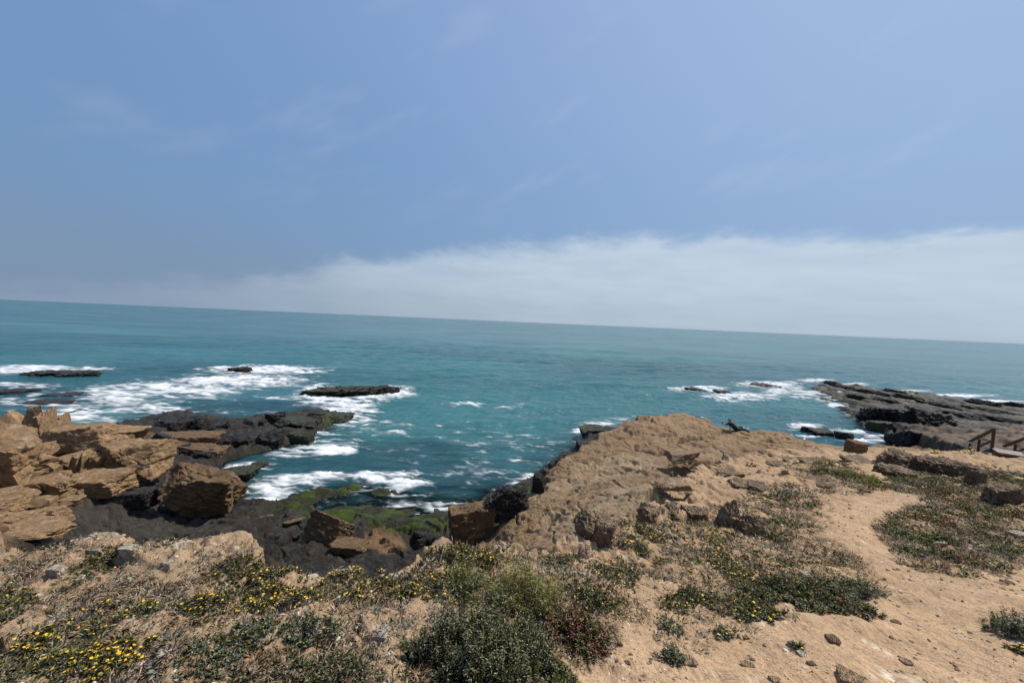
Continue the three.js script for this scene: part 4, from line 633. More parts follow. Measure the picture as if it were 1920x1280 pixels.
  mesh('clothing', fieldMesh(wear, [-0.85, -0.6, -0.95], 1.95, 72, 0.04), cloth, t);
  mesh('hair', fieldMesh([[-0.35, 0.69, 0, 0.088, -0.335, 0.65, 0, 0.085], [-0.31, 0.62, 0, 0.06, -0.3, 0.57, 0, 0.045]], [-0.6, 0.4, -0.25], 0.5, 40, 0.04), hairM, t);
  const phone = mesh('mobile_phone', new THREE.BoxGeometry(0.012, 0.15, 0.075), new THREE.MeshStandardMaterial({ color: 0x111214, roughness: 0.3 }));
  phone.position.set(t.position.x - 0.735, t.position.y + 0.46, t.position.z - 0.1); tag(phone, 'dark phone held out in the hand of the reclining person', 'phone');
}
console.log('figures done', Math.round((Date.now() - T0) / 1000));

// ------------------------------------------------------------------ plants
const PLANT_TONE = 2.9;
const leafMat = new THREE.MeshPhysicalMaterial({ vertexColors: true, roughness: 0.75, side: THREE.DoubleSide, transmission: 0.5, thickness: 0 });
const twigMat = new THREE.MeshStandardMaterial({ vertexColors: true, roughness: 0.95, side: THREE.DoubleSide });
class Leaves {                           // collects blades and leaves into one geometry
  constructor(seed) { this.p = []; this.n = []; this.c = []; this.i = []; this.R = rng(seed); }
  v(x, y, z, n, c) { this.p.push(x, y, z); this.n.push(...n); this.c.push(...c); return this.p.length / 3 - 1; }
  blade(x, y, z, dx, dy, dz, len, wid, c, bend = 0.3) {      // a tapering strip that droops at its tip
    const R = this.R, a = R() * 6.283, l = Math.hypot(dx, dy, dz) || 1; dx /= l; dy /= l; dz /= l;
    let sx = Math.cos(a), sz = Math.sin(a), sy = 0; const d = sx * dx + sz * dz; sx -= d * dx; sy -= d * dy; sz -= d * dz; const sl = (Math.hypot(sx, sy, sz) || 1) / wid; sx /= sl; sy /= sl; sz /= sl;
    let nx = sy * dz - sz * dy, ny = sz * dx - sx * dz, nz = sx * dy - sy * dx; const nl = (ny < 0 ? -1 : 1) * (Math.hypot(nx, ny, nz) || 1), n = [nx / nl, ny / nl, nz / nl];
    const mx = x + dx * len * 0.55, my = y + dy * len * 0.55, mz = z + dz * len * 0.55, k = bend * len * 0.5;
    const i0 = this.v(x, y, z, n, c), i1 = this.v(mx - sx, my - sy, mz - sz, n, c), i2 = this.v(mx + sx, my + sy, mz + sz, n, c), i3 = this.v(x + dx * (len + k), y + dy * len - k, z + dz * (len + k), n, c);
    this.i.push(i0, i2, i1, i1, i2, i3);
  }
  geometry() { const g = new THREE.BufferGeometry(); g.setAttribute('position', new THREE.Float32BufferAttribute(this.p, 3)); g.setAttribute('normal', new THREE.Float32BufferAttribute(this.n, 3)); g.setAttribute('color', new THREE.Float32BufferAttribute(this.c, 3)); g.setIndex(this.i); return g; }
}
const jit = (R, c, k = 0.35) => { const b = PLANT_TONE * (1 + (R() - 0.5) * 2 * k); return [c[0] * b * (1 + (R() - 0.5) * 0.3), c[1] * b, c[2] * b * (1 + (R() - 0.5) * 0.3)]; };
const SPECIES = {
  salt: { stems: 420, tall: 1, leaf: [0.020, 0.0034], per: 22, cols: [[0.092, 0.094, 0.042], [0.118, 0.118, 0.052], [0.068, 0.068, 0.03], [0.13, 0.10, 0.052]], lean: 0.45, twig: [0.10, 0.07, 0.045] },
  grass: { stems: 620, tall: 1.1, leaf: [0.05, 0.0022], per: 9, cols: [[0.13, 0.155, 0.022], [0.10, 0.13, 0.02], [0.16, 0.125, 0.04], [0.15, 0.085, 0.035]], lean: 0.35, twig: [0.14, 0.10, 0.04] },
  red: { stems: 420, tall: 0.7, leaf: [0.018, 0.004], per: 16, cols: [[0.115, 0.038, 0.022], [0.14, 0.065, 0.025], [0.07, 0.06, 0.022], [0.17, 0.09, 0.04]], lean: 0.7, twig: [0.15, 0.06, 0.03] },
  mat: { stems: 420, tall: 0.6, leaf: [0.016, 0.0048], per: 18, cols: [[0.075, 0.084, 0.017], [0.10, 0.105, 0.022], [0.055, 0.06, 0.016], [0.12, 0.09, 0.03]], lean: 0.85, twig: [0.10, 0.06, 0.03] },
  daisy: { stems: 300, tall: 0.7, leaf: [0.018, 0.0036], per: 13, cols: [[0.066, 0.072, 0.018], [0.095, 0.092, 0.024], [0.056, 0.056, 0.02], [0.12, 0.095, 0.04]], lean: 0.8, twig: [0.10, 0.07, 0.035] },
  purple: { stems: 420, tall: 0.9, leaf: [0.012, 0.003], per: 18, cols: [[0.13, 0.085, 0.085], [0.10, 0.06, 0.065], [0.17, 0.13, 0.11], [0.08, 0.065, 0.04]], lean: 0.6, twig: [0.13, 0.09, 0.075] },
  dry: { stems: 360, tall: 0.6, leaf: [0.022, 0.002], per: 9, cols: [[0.17, 0.115, 0.065], [0.12, 0.075, 0.045], [0.22, 0.165, 0.10], [0.09, 0.06, 0.035]], lean: 1.1, twig: [0.16, 0.115, 0.075] },
  grey: { stems: 300, tall: 0.7, leaf: [0.018, 0.0036], per: 15, cols: [[0.105, 0.12, 0.075], [0.14, 0.15, 0.098], [0.075, 0.086, 0.05], [0.16, 0.145, 0.10]], lean: 0.7, twig: [0.15, 0.12, 0.09] },
};
// one plant: stems rising from an uneven footprint, leaves along them; a child of its own for leaves, stems and each flower head
const petal = (() => {
  const L = new Leaves(5), c1 = [0.80, 0.50, 0.012], c2 = [0.70, 0.36, 0.008];
  for (let i = 0; i < 11; i++) { const a = i / 11 * 6.283, x = Math.cos(a), z = Math.sin(a), n = [x * 0.2, 0.98, z * 0.2], w = 0.0032; const i0 = L.v(x * 0.003, 0.001, z * 0.003, n, c1), i1 = L.v(x * 0.009 - z * w, 0.0025, z * 0.009 + x * w, n, c1), i2 = L.v(x * 0.009 + z * w, 0.0025, z * 0.009 - x * w, n, c1), i3 = L.v(x * 0.0135, 0.0015, z * 0.0135, n, c1); L.i.push(i0, i1, i2, i1, i3, i2); }
  const top = L.v(0, 0.0042, 0, [0, 1, 0], c2), ring = []; for (let i = 0; i < 8; i++) { const a = i / 8 * 6.283; ring.push(L.v(Math.cos(a) * 0.0048, 0.0026, Math.sin(a) * 0.0048, [Math.cos(a) * 0.6, 0.8, Math.sin(a) * 0.6], c2)); }
  for (let i = 0; i < 8; i++) L.i.push(top, ring[(i + 1) % 8], ring[i]);
  return L.geometry();
})();
const petalMat = new THREE.MeshStandardMaterial({ vertexColors: true, roughness: 0.6, side: THREE.DoubleSide });
let plantSeed = 500;
function plant(u, v, wpx, hpx, kinds, name, label, o = {}) {
  const c = hit(u, v), depth = pix(...c)[2], rx = wpx / 2 * depth / FOCAL, down = (EYE - c[1]) / Math.hypot(c[0], c[2]), rz = o.rz ?? rx * (o.ratio ?? 0.7), tall = o.tall ?? Math.max(0.05, (hpx * depth / FOCAL - rz * 2 * down) * 0.8 + 0.06);
  const R = rng(++plantSeed * 31), L = new Leaves(plantSeed), W = new Leaves(plantSeed + 1), far = Math.max(1, depth / 2.6), flowers = [];
  const t = group(name, label, o.category ?? 'plant', o.group); t.position.set(...c);
  const list = [].concat(kinds), area = rx * rz * 3.14, ox = R() * 90;
  const nst = Math.min(o.most ?? 1100, Math.max(24, Math.round(area / (far * far) * 2600 * (o.dense ?? 1))));
  for (let s = 0; s < nst; s++) {
    const a = R() * 6.283, q = Math.sqrt(R()), edge = 0.72 + 0.3 * N2(Math.cos(a) * 1.3 + ox, Math.sin(a) * 1.3) + 0.15 * N2(Math.cos(a) * 4 + ox, Math.sin(a) * 4), px = Math.cos(a) * q * edge * rx, pz = Math.sin(a) * q * edge * rz;
    const K = SPECIES[list[Math.min(list.length - 1, Math.floor(clamp(0.5 + 0.9 * N2(px * 3 / rx + ox, pz * 2 / rz), 0, 0.999) * list.length))]];
    const lump = 0.6 + 0.55 * N2(px / rx * 2.2 + ox + 5, pz / rz * 2.2);
    const h = tall * Math.max(0.15, (1 - q * q * 0.75) * Math.max(0.2, lump) * K.tall * (0.7 + 0.6 * R()) + 0.05), gy = heightAt(c[0] + px, c[2] + pz) - c[1] - 0.004;
    const lx = (R() - 0.5) * K.lean + px / rx * 0.5 * K.lean, lz = (R() - 0.5) * K.lean + pz / rz * 0.5 * K.lean;
    W.blade(px, gy, pz, lx, 1, lz, h * 0.97, 0.0016 * far, jit(R, K.twig, 0.3), 0.05);
    const per = Math.max(3, Math.round(K.per * 1.1 / Math.pow(far, 0.6)));
    for (let i = 0; i < per; i++) {
      const f = 0.12 + 0.88 * Math.pow((i + R()) / per, 0.75), la = R() * 6.283, up = 0.35 + 0.9 * R(), col = K.cols[Math.min(3, Math.floor(R() * 3.25))];
      L.blade(px + lx * h * f, gy + h * f, pz + lz * h * f, Math.cos(la) + lx, up, Math.sin(la) + lz, K.leaf[0] * (0.6 + 0.8 * R()) * Math.pow(far, 0.5), K.leaf[1] * 0.85 * (0.75 + 0.5 * R()) * Math.pow(far, 0.6), jit(R, col), 0.25);
    }
    if (o.flowers && flowers.length < o.flowers && (s % Math.max(1, Math.floor(nst / o.flowers / 1.15)) === 0)) flowers.push([px + lx * h, gy + h * 1.02 + 0.006, pz + lz * h, (R() - 0.5) * 0.9, (R() - 0.5) * 0.9, (0.5 + 0.35 * R()) * (o.bloom ?? 1)]);
  }
  mesh('foliage', L.geometry(), leafMat, t).userData.kind = 'stuff'; mesh('stems', W.geometry(), twigMat, t).userData.kind = 'stuff';
  for (const [x, y, z, ra, rb, k] of flowers) { const f = mesh('flower', petal, petalMat, t); f.position.set(x, y, z); f.rotation.set(ra, 0, rb); f.scale.setScalar(k); }
  return t;
}
// the shrubs by the photographer's feet
plant(905, 1235, 310, 170, ['salt', 'salt', 'mat'], 'shrub', 'large grey-green bush with narrow upright leaves', { ratio: 0.62, tall: 0.3, most: 1500, dense: 1.2, category: 'bush' });
plant(795, 1225, 90, 70, ['salt', 'dry'], 'shrub', 'small grey-green tuft spreading from the large grey-green bush', { tall: 0.16 });
plant(975, 1130, 200, 110, ['grass', 'grass', 'dry'], 'shrub', 'tall bright green bush with brown tips', { ratio: 0.55, tall: 0.34, most: 1300, category: 'bush', dense: 1.3 });
plant(870, 1110, 90, 70, ['grass', 'salt'], 'shrub', 'dark green clump between the yellow daisies and the bright green bush', { tall: 0.2 });
plant(1085, 1190, 170, 120, ['red', 'red', 'mat'], 'shrub', 'rusty red succulent bush beside the large grey-green bush', { tall: 0.2, most: 1200, category: 'bush', dense: 1.2 });
plant(1120, 1130, 90, 70, ['mat', 'daisy'], 'shrub', 'dark green clump with yellow buds above the rusty red bush', { tall: 0.16, flowers: 14, bloom: 0.7 });
plant(1020, 1262, 170, 70, ['mat', 'salt'], 'shrub', 'low green mat spilling from the large bush onto bare sand', { tall: 0.12 });
plant(640, 1265, 170, 80, ['salt', 'mat', 'dry'], 'shrub', 'green tuft in dry litter with a bare patch beside it', { tall: 0.14, dense: 0.8 });
plant(580, 1190, 130, 60, ['grey', 'mat'], 'shrub', 'bluish green low plant among dry litter', { tall: 0.08, dense: 0.7 });
plant(480, 1180, 110, 50, ['grey', 'mat'], 'shrub', 'small bluish plant below the yellow daisy cluster', { tall: 0.07, dense: 0.7 });
plant(400, 1235, 170, 60, ['grey', 'mat', 'dry'], 'shrub', 'wide bluish mat beside the strip of yellow daisies', { tall: 0.07, dense: 0.6 });
plant(1095, 1040, 50, 38, 'purple', 'shrub', 'purple grey cushion shrub under the knobbly outcrop', { tall: 0.2, category: 'bush' });
plant(1165, 1026, 52, 34, ['purple', 'daisy'], 'shrub', 'purple grey shrub with yellow blooms beside the knobbly outcrop', { tall: 0.16, flowers: 8, category: 'bush' });
plant(1200, 1042, 56, 30, ['mat', 'grass'], 'shrub', 'fresh green cushion on the sandy slope below the purple shrubs', { tall: 0.1 });
plant(1295, 1115, 70, 60, ['salt', 'daisy'], 'shrub', 'upright green clump with yellow daisies on the sandy slope', { tall: 0.14, flowers: 10 });
plant(1262, 1238, 70, 44, ['grey', 'salt'], 'shrub', 'grey-green plant growing against a flat stone on the sand', { tall: 0.1 });
plant(1355, 1190, 50, 50, ['grey', 'daisy'], 'shrub', 'grey plant with a few yellow blooms at the edge of bare sand', { tall: 0.1, flowers: 4 });
plant(1260, 1180, 60, 40, ['grey', 'mat'], 'shrub', 'sparse grey plant with upright spikes on the sand', { tall: 0.09, dense: 0.5 });
plant(1515, 1120, 290, 100, ['mat', 'mat', 'red', 'salt'], 'shrub', 'broad dark mat of creeping shrubs around a pale stone', { tall: 0.17, most: 1600, ratio: 0.5, category: 'bush', dense: 1.3 });
plant(1610, 1105, 110, 66, ['grey', 'salt'], 'shrub', 'grey-green end of the broad mat beside the bare path', { tall: 0.14, category: 'bush' });
plant(1420, 1150, 120, 60, ['daisy', 'mat'], 'shrub', 'green mat with scattered yellow daisies at the foot of the broad dark mat', { tall: 0.09, flowers: 16 });
plant(1905, 1190, 110, 110, ['grey', 'salt'], 'shrub', 'bushy grey-green shrub alone on the bare sand', { tall: 0.22, category: 'bush' });
plant(1915, 1222, 60, 40, ['daisy'], 'shrub', 'small daisy clump below the lone grey-green shrub', { tall: 0.08, flowers: 16 });
plant(1495, 1214, 34, 18, ['mat', 'daisy'], 'shrub', 'tiny green plant between two stones on the sand', { tall: 0.05, flowers: 2 });
plant(1470, 984, 100, 50, ['mat', 'dry'], 'shrub', 'olive mat above the bare sandy gully', { tall: 0.12 });
plant(1450, 1008, 44, 34, ['mat'], 'shrub', 'round bright green cushion beside the sandy gully', { tall: 0.14, category: 'bush' });
plant(1465, 930, 90, 34, ['mat', 'purple'], 'shrub', 'dark green shrub with dry purple twigs on the headland top', { tall: 0.2, category: 'bush' });
for (const [u, v, w] of [[1575, 892, 60], [1612, 900, 84], [1545, 874, 50], [1640, 912, 60]]) plant(u, v, w, 26, ['mat', 'mat', 'grass'], 'shrub', 'dark green shrub in the row left of the narrow footpath, below the square block', { tall: 0.3, group: 'green shrubs by the narrow footpath', category: 'bush', dense: 1.5 });
for (const [u, v, w] of [[1385, 858, 30], [1408, 873, 34], [1480, 874, 22], [1472, 886, 22]]) plant(u, v, w, 10, ['mat'], 'shrub', 'small flat green cushion on bare headland rock', { tall: 0.1, group: 'cushions on the headland', dense: 1.5 });
for (const [u, v, w, k] of [[1700, 900, 70, 0], [1760, 930, 110, 1], [1820, 960, 120, 1], [1740, 975, 100, 2], [1690, 1005, 80, 3], [1760, 1015, 110, 0], [1850, 1010, 120, 1], [1900, 965, 100, 2], [1880, 1040, 110, 3], [1800, 1052, 120, 1], [1720, 1040, 90, 3], [1900, 915, 90, 0], [1850, 880, 80, 1]])
  plant(u, v, w, 34, [['mat', 'mat'], ['mat', 'red', 'dry'], ['daisy', 'red'], ['grey', 'mat']][k], 'shrub', ['plain green creeping shrub in the vegetated belt beside the path', 'reddish green creeping shrub in the vegetated belt beside the path', 'yellowish creeping shrub in the vegetated belt beside the path', 'bluish creeping shrub in the vegetated belt beside the path'][k], { tall: 0.13, ratio: 0.6, group: ['green creepers beside the path', 'reddish creepers beside the path', 'yellowish creepers beside the path', 'bluish creepers beside the path'][k], flowers: k === 2 ? 24 : 0, bloom: 1.3, most: 700, category: 'bush', dense: 1.2 });
plant(1765, 1016, 70, 30, ['mat'], 'shrub', 'dense dark green hummock in the vegetated belt with a pale stick beside it', { tall: 0.24, category: 'bush', dense: 1.6 });
plant(1758, 849, 24, 10, ['daisy'], 'shrub', 'yellow flowering cushion on rock near the wooden stairs', { tall: 0.25, flowers: 60, bloom: 4, category: 'bush' });
plant(1812, 849, 36, 12, ['daisy'], 'shrub', 'larger yellow flowering cushion against the wooden stairs', { tall: 0.3, flowers: 90, bloom: 4, category: 'bush' });
// daisy clumps: ellipses in which clumps stand
const daisies = [
  [150, 1232, 150, 16, 9, 18, 'yellow daisy clump in the dense golden strip on dry litter'],
  [60, 1205, 70, 14, 3, 12, 'yellow daisy clump in the dense golden strip on dry litter'],
  [230, 1160, 90, 22, 4, 10, 'loose daisy clump above the dense golden strip'],
  [60, 1130, 90, 30, 5, 7, 'sparse daisy clump on brown litter near the cliff edge'],
  [370, 1130, 60, 12, 4, 13, 'daisy clump in the row leading to the round yellow patch'],
  [522, 1125, 50, 20, 5, 20, 'daisy clump in the round yellow patch'],
  [655, 1108, 60, 20, 5, 16, 'daisy clump in the yellow drift beside bare whitish rock'],
  [800, 1098, 70, 18, 7, 18, 'daisy clump in the yellow drift beside the bright green bush'],
  [860, 1050, 70, 12, 5, 12, 'daisy clump on the cliff rim behind the bright green bush'],
  [200, 1050, 60, 14, 3, 6, 'lone daisy tuft among pale stones on the cliff rim'],
  [420, 1062, 70, 10, 3, 7, 'daisy tuft on gravel by the cliff rim'],
  [575, 1072, 70, 10, 4, 8, 'daisy tuft at the foot of the whitish rim rock'],
  [1330, 1030, 40, 22, 5, 14, 'daisy clump in the yellow patch below the crusty rocks'],
  [1240, 1005, 36, 10, 3, 10, 'daisy clump beneath the rim of crusty knobs'],
  [1150, 1078, 26, 8, 2, 8, 'daisy clump alone on the bare sandy slope'],
  [1390, 1080, 60, 12, 5, 16, 'daisy clump in the golden edge of the broad dark mat'],
  [1290, 1140, 50, 20, 3, 8, 'daisy clump on sand beside the upright green clump'],
  [1400, 1120, 50, 24, 4, 10, 'daisy clump on the slope under the golden edge'],
];
{
  const R = rng(909);
  for (const [u, v, ru, rv, n, fl, label] of daisies) for (let i = 0; i < Math.round(n * 1.1); i++) {
    const a = R() * 6.283, q = Math.sqrt((i + 0.5) / n) * 1.05; plant(u + Math.cos(a) * ru * q, v + Math.sin(a) * rv * q, 66 + R() * 50, 26, ['daisy', 'dry', 'mat'], 'daisy_clump', label, { tall: 0.06 + 0.03 * R(), flowers: fl, ratio: 0.8, bloom: 0.72, group: label.replace(/^.*? clump|^.*? tuft/, 'daisies'), category: 'flowers', dense: 0.42 });
  }
}
console.log('plants done', Math.round((Date.now() - T0) / 1000));

// ------------------------------------------------------------------ low cover, litter and pebbles that nobody could count
{
  const inside = (poly, u, v) => { let s = false; for (let i = 0, j = poly.length - 1; i < poly.length; j = i++) if ((poly[i][1] > v) !== (poly[j][1] > v) && u < (poly[j][0] - poly[i][0]) * (v - poly[i][1]) / (poly[j][1] - poly[i][1]) + poly[i][0]) s = !s; return s; };
  const belts = [   // outline, dry, green, grey per square metre of cover
    [[[-900, 1100], [100, 1050], [300, 1075], [520, 1085], [640, 1075], [760, 1072], [850, 1035], [1000, 1036], [1080, 1040], [1200, 1064], [1170, 1150], [1150, 1200], [1020, 1290], [1000, 2500], [-900, 2500]], 950, 620, 380],
    [[[-900, 1020], [330, 992], [560, 1050], [760, 1072], [520, 1085], [100, 1050], [-900, 1100]], 520, 150, 70],
    [[[1080, 1040], [1200, 975], [1340, 950], [1450, 920], [1540, 930], [1520, 1000], [1600, 1040], [1660, 1110], [1590, 1150], [1480, 1175], [1370, 1140], [1250, 1110], [1150, 1066]], 520, 260, 120],
    [[[1640, 985], [1700, 960], [1735, 935], [1640, 905], [1700, 880], [1800, 895], [1960, 895], [2500, 950], [2500, 1080], [1960, 1055], [1800, 1085], [1690, 1060]], 900, 800, 150],
    [[[1480, 880], [1560, 868], [1640, 895], [1660, 925], [1600, 925], [1500, 905]], 400, 400, 60],
    [[[1400, 915], [1500, 915], [1540, 950], [1530, 1010], [1430, 1010]], 900, 500, 90],
    [[[1690, 848], [1960, 852], [2300, 900], [1960, 895], [1800, 895], [1700, 870]], 600, 420, 120],
    [[[1120, 1110], [1260, 1110], [1420, 1180], [1330, 1220], [1180, 1180]], 300, 110, 110],
  ].map(([p, ...d]) => [p, ...d]);
  const R = rng(4242), tuft = (seed, n, spread, len, wid, up, bend) => { const L = new Leaves(seed), r = rng(seed + 9); for (let i = 0; i < n; i++) { const a = r() * 6.283, q = r() * spread, b = 0.65 + 0.7 * r(); L.blade(Math.cos(a) * q, -0.003, Math.sin(a) * q, Math.cos(a) * (0.5 + r()), up * (0.3 + r()), Math.sin(a) * (0.5 + r()), len * (0.5 + r()), wid * (0.6 + 0.8 * r()), [b, b, b], bend); } return L.geometry(); };
  const kinds = [
    ['dry_litter', 'brown dry stems and litter covering the ground', twigMat, [1, 2, 3].map((s) => tuft(s, 22, 0.03, 0.034, 0.0013, 0.55, 0.1)), [[0.105, 0.078, 0.043], [0.072, 0.055, 0.03], [0.145, 0.115, 0.075], [0.07, 0.052, 0.04]]],
    ['green_cover', 'low green leaves scattered through the ground cover', leafMat, [4, 5, 6].map((s) => tuft(s, 18, 0.022, 0.026, 0.0030, 0.9, 0.3)), [[0.055, 0.064, 0.018], [0.08, 0.08, 0.024], [0.042, 0.05, 0.017], [0.10, 0.065, 0.027]]],
    ['grey_cover', 'low greyish leaves scattered through the ground cover', leafMat, [7, 8, 9].map((s) => tuft(s, 16, 0.022, 0.024, 0.0030, 0.8, 0.3)), [[0.125, 0.125, 0.1], [0.10, 0.115, 0.085], [0.17, 0.15, 0.125], [0.10, 0.085, 0.08]]],
  ];
  const spots = kinds.map(() => []);
  const drop = (x0, x1, z0, z1, step) => {
    for (let x = x0; x < x1; x += step) for (let z = z0; z < z1; z += step) {
      const px = x + (R() - 0.5) * step, pz = z + (R() - 0.5) * step, pick = R(), cx = fbm(px * 1.3 + 7, pz * 1.3, 3), cg = fbm(px * 1.1 + 60, pz * 1.1, 3);
      const [u, v, d] = pix(px, upperElev(px, pz), pz); if (d < 0.3) continue;
      for (const [poly, a, b, g] of belts) if (inside(poly, u, v)) {
        const s2 = step * step, far = Math.pow(Math.max(1, d / 2.4), 1.25), wa = a * s2 / far * sstep(-0.35, 0.2, cx) * 1.3, wb = b * s2 / far * sstep(-0.05, 0.3, cg) * 2, wg = g * s2 / far * sstep(0.0, 0.35, -cg) * 2;
        const k = pick < wa ? 0 : pick < wa + wb ? 1 : pick < wa + wb + wg ? 2 : -1;
        if (k >= 0) { const y = heightAt(px, pz); if (out.tier === 2) spots[k].push([px, y, pz, Math.pow(Math.max(1, d / 2.4), 0.7) * (0.6 + 0.8 * R())]); }
        break;
      }
    }
  };
  drop(-5.5, 4.2, -4.6, -0.7, 0.019); drop(0.4, 4.2, -9, -4.6, 0.035); drop(4.2, 16, -14, -1.0, 0.045);
  const M = new THREE.Matrix4(), q = new THREE.Quaternion(), e = new THREE.Euler(), col = new THREE.Color();
  kinds.forEach(([name, label, mat, shapes, cols], k) => shapes.forEach((g, s) => {
    const mine = spots[k].filter((_, i) => i % shapes.length === s), im = new THREE.InstancedMesh(g, mat, mine.length); im.name = numbered(name); im.castShadow = im.receiveShadow = true;
    mine.forEach(([x, y, z, size], i) => { e.set((R() - 0.5) * 0.5, R() * 6.283, (R() - 0.5) * 0.5); M.compose(new THREE.Vector3(x, y, z), q.setFromEuler(e), new THREE.Vector3(size, size * (0.7 + 0.6 * R()), size)); im.setMatrixAt(i, M); const c = jit(R, cols[Math.min(3, Math.floor((0.5 + 0.7 * fbm(x * 2 + k * 9, z * 2, 2)) * 4 * (0.6 + 0.8 * R())))] ?? cols[1], 0.3); im.setColorAt(i, col.setRGB(...c)); });
    im.userData = { kind: 'stuff', label, category: 'ground cover' }; scene.add(im);
  }));
  // grit and pebbles
  const chips = [1, 2, 3].map((s) => { const r = rng(s + 70), g = mergeVertices(new THREE.IcosahedronGeometry(1, 0).deleteAttribute('uv').deleteAttribute('normal')), p = g.attributes.position; for (let i = 0; i < p.count; i++) p.setXYZ(i, p.getX(i) * (0.7 + 0.6 * r()), p.getY(i) * (0.45 + 0.3 * r()), p.getZ(i) * (0.7 + 0.6 * r())); const o = g.toNonIndexed(); o.computeVertexNormals(); return o; });
  const chipMat = new THREE.MeshStandardMaterial({ roughness: 0.95 });
  const stones = [];
  for (let i = 0; i < 48000; i++) {
    const d = 1.0 + 11 * Math.pow(R(), 1.8), a = lerp(-1.05, 1.1, R()), x = d * Math.sin(a) * 1.15, z = -d * Math.cos(a), y = heightAt(x, z); if (out.tier !== 2) continue;
    const clump = fbm(x * 0.9 - 40, z * 0.9, 3); if (R() > sstep(-0.4, 0.4, clump)) continue;
    stones.push([x, y, z, (0.0025 + 0.012 * Math.pow(R(), 5)) * (0.7 + d * 0.18)]);
  }
  chips.forEach((g, s) => { const mine = stones.filter((_, i) => i % 3 === s), im = new THREE.InstancedMesh(g, chipMat, mine.length); im.name = numbered('gravel'); im.castShadow = im.receiveShadow = true; mine.forEach(([x, y, z, size], i) => { e.set(R() * 0.6, R() * 6.283, R() * 0.6); M.compose(new THREE.Vector3(x, y, z), q.setFromEuler(e), new THREE.Vector3(size, size, size)); im.setMatrixAt(i, M); const w = R(); im.setColorAt(i, col.setRGB(...jit(R, w < 0.18 ? [0.19, 0.16, 0.123] : w < 0.55 ? [0.12, 0.08, 0.045] : [0.055, 0.036, 0.021], 0.2))); }); im.userData = { kind: 'stuff', label: 'small gravel and grit strewn over the sandy ground', category: 'gravel' }; scene.add(im); });
  console.log('cover', spots.map((s) => s.length).join(' '), stones.length);
}
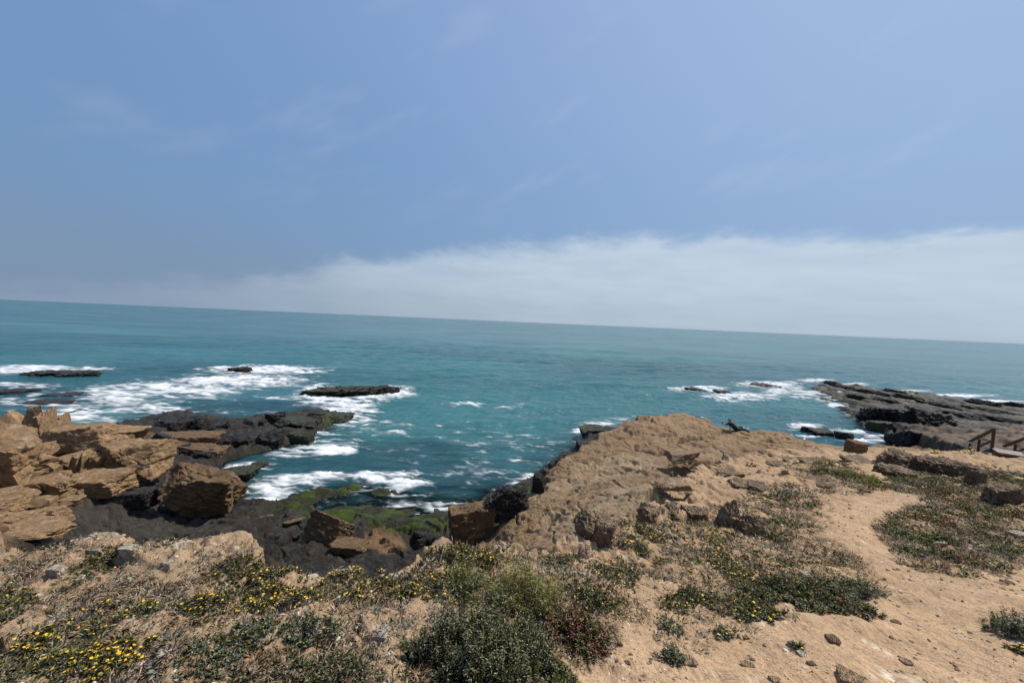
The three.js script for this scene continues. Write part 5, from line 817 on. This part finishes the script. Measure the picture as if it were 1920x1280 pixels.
// ------------------------------------------------------------------ loose stones
{
  const st = (u0, u1, v0, v1, kind, label, o = {}) => rock(u0, u1, v0, v1, kind, label, { name: 'stone', detail: 9, sink: 0.3, see: 1, low: 0.22, ratio: 0.8, rough: 1.3, strata: 0.3, ...o });
  st(1549, 1575, 1186, 1204, 'brown', 'rounded brown stone alone on the bare sandy path');
  st(1570, 1630, 1246, 1286, 'sandy', 'long flat pale stone half buried in the sand', { flatTop: true, ratio: 0.7, yaw: -0.45, low: 0.12, sink: 0.3 });
  st(1391, 1412, 1237, 1250, 'sandy', 'small stone in a hollow of the sandy slope');
  st(1476, 1491, 1197, 1211, 'pale', 'pinkish pale chip beside a tiny green plant'); st(1495, 1516, 1216, 1230, 'pale', 'flat pale chip under a tiny green plant', { flatTop: true });
  st(1515, 1530, 1238, 1248, 'brown', 'small dark stone between the flat pale chip and the long flat stone');
  st(1391, 1406, 1187, 1198, 'brown', 'small dark stone at the edge of the broad dark mat'); st(1672, 1688, 1158, 1168, 'brown', 'little dark stone on the wide bare path');
  st(1262, 1310, 1228, 1246, 'sandy', 'flat oblong stone with a grey-green plant beside it', { flatTop: true, ratio: 0.5 });
  st(1159, 1168, 1201, 1211, 'brown', 'tiny dark stone near the rusty red bush'); st(1170, 1182, 1234, 1246, 'brown', 'tiny stone on bare sand below the rusty red bush'); st(1395, 1406, 1190, 1198, 'crust', 'rough chip at the edge of the daisies');
  st(347, 373, 1074, 1092, 'pale', 'bright white stone with a daisy tuft at its foot'); st(229, 261, 1016, 1045, 'pale', 'angular pale stone beside a daisy tuft on the cliff rim');
  st(303, 325, 1046, 1064, 'pale', 'pale stone half sunk in gravel near the bright white stone'); st(455, 480, 1076, 1088, 'sandy', 'flat stone lying above its twin on gravel', { flatTop: true }); st(458, 480, 1090, 1100, 'brown', 'flat dark stone below its twin on gravel', { flatTop: true });
  st(160, 188, 1026, 1038, 'pale', 'thin pale sliver of stone on the cliff rim', { flatTop: true, ratio: 0.4 }); st(92, 120, 1054, 1078, 'pale', 'cracked pale stone in dry litter'); st(140, 156, 1077, 1090, 'pale', 'small pale stone in dry litter next to the cracked pale stone');
  st(244, 254, 1189, 1198, 'pale', 'tiny white pebble above the golden daisies'); st(306, 318, 1134, 1143, 'sandy', 'small stone at the start of the daisy row');
  st(158, 210, 977, 1004, 'pale', 'jagged pale rock on the very edge of the cliff', { detail: 14, rough: 2 }); st(58, 98, 1008, 1022, 'pale', 'low pale rock with moss on the cliff rim', { flatTop: true });
  st(-10, 20, 1180, 1226, 'sandy', 'grey boulder half hidden in dry litter', { detail: 14 });
  st(1500, 1522, 1068, 1088, 'pale', 'cream coloured stone set in the broad dark mat'); st(1896, 1928, 994, 1008, 'pale', 'pale flat stone in the vegetated belt', { flatTop: true }); st(1748, 1772, 1014, 1026, 'pale', 'pale stick-like stone beside the dark green hummock', { ratio: 0.3 });
  st(690, 730, 1175, 1196, 'pale', 'bleached stone beside the large grey-green bush', { sink: 0.45 }); st(995, 1020, 1128, 1146, 'pale', 'whitish stone between the bright green and rusty red bushes');
  st(1440, 1462, 1262, 1280, 'sandy', 'rough sandy lump at the foot of the crumbling slope'); st(1690, 1712, 1232, 1246, 'sandy', 'flat stone at the edge of a pale rock patch', { flatTop: true }); st(1880, 1900, 1085, 1094, 'brown', 'dark chip on the path by the vegetated belt', { flatTop: true }); st(1868, 1888, 1088, 1096, 'sandy', 'sandy chip on the path by the vegetated belt', { flatTop: true });
}
let total = 0; scene.traverse((o) => { if (o.isMesh && !o.isInstancedMesh) total += (o.geometry.index ? o.geometry.index.count : o.geometry.attributes.position.count) / 3; }); console.log('triangles', total, Math.round((Date.now() - T0) / 1000));
{ const p = scene.getObjectByName('person').position; console.log('person', p.toArray().map((q) => q.toFixed(2)).join(' '), pix(p.x, p.y, p.z).map((q) => q.toFixed(0)).join(' ')); }
renderer.render(scene, camera);
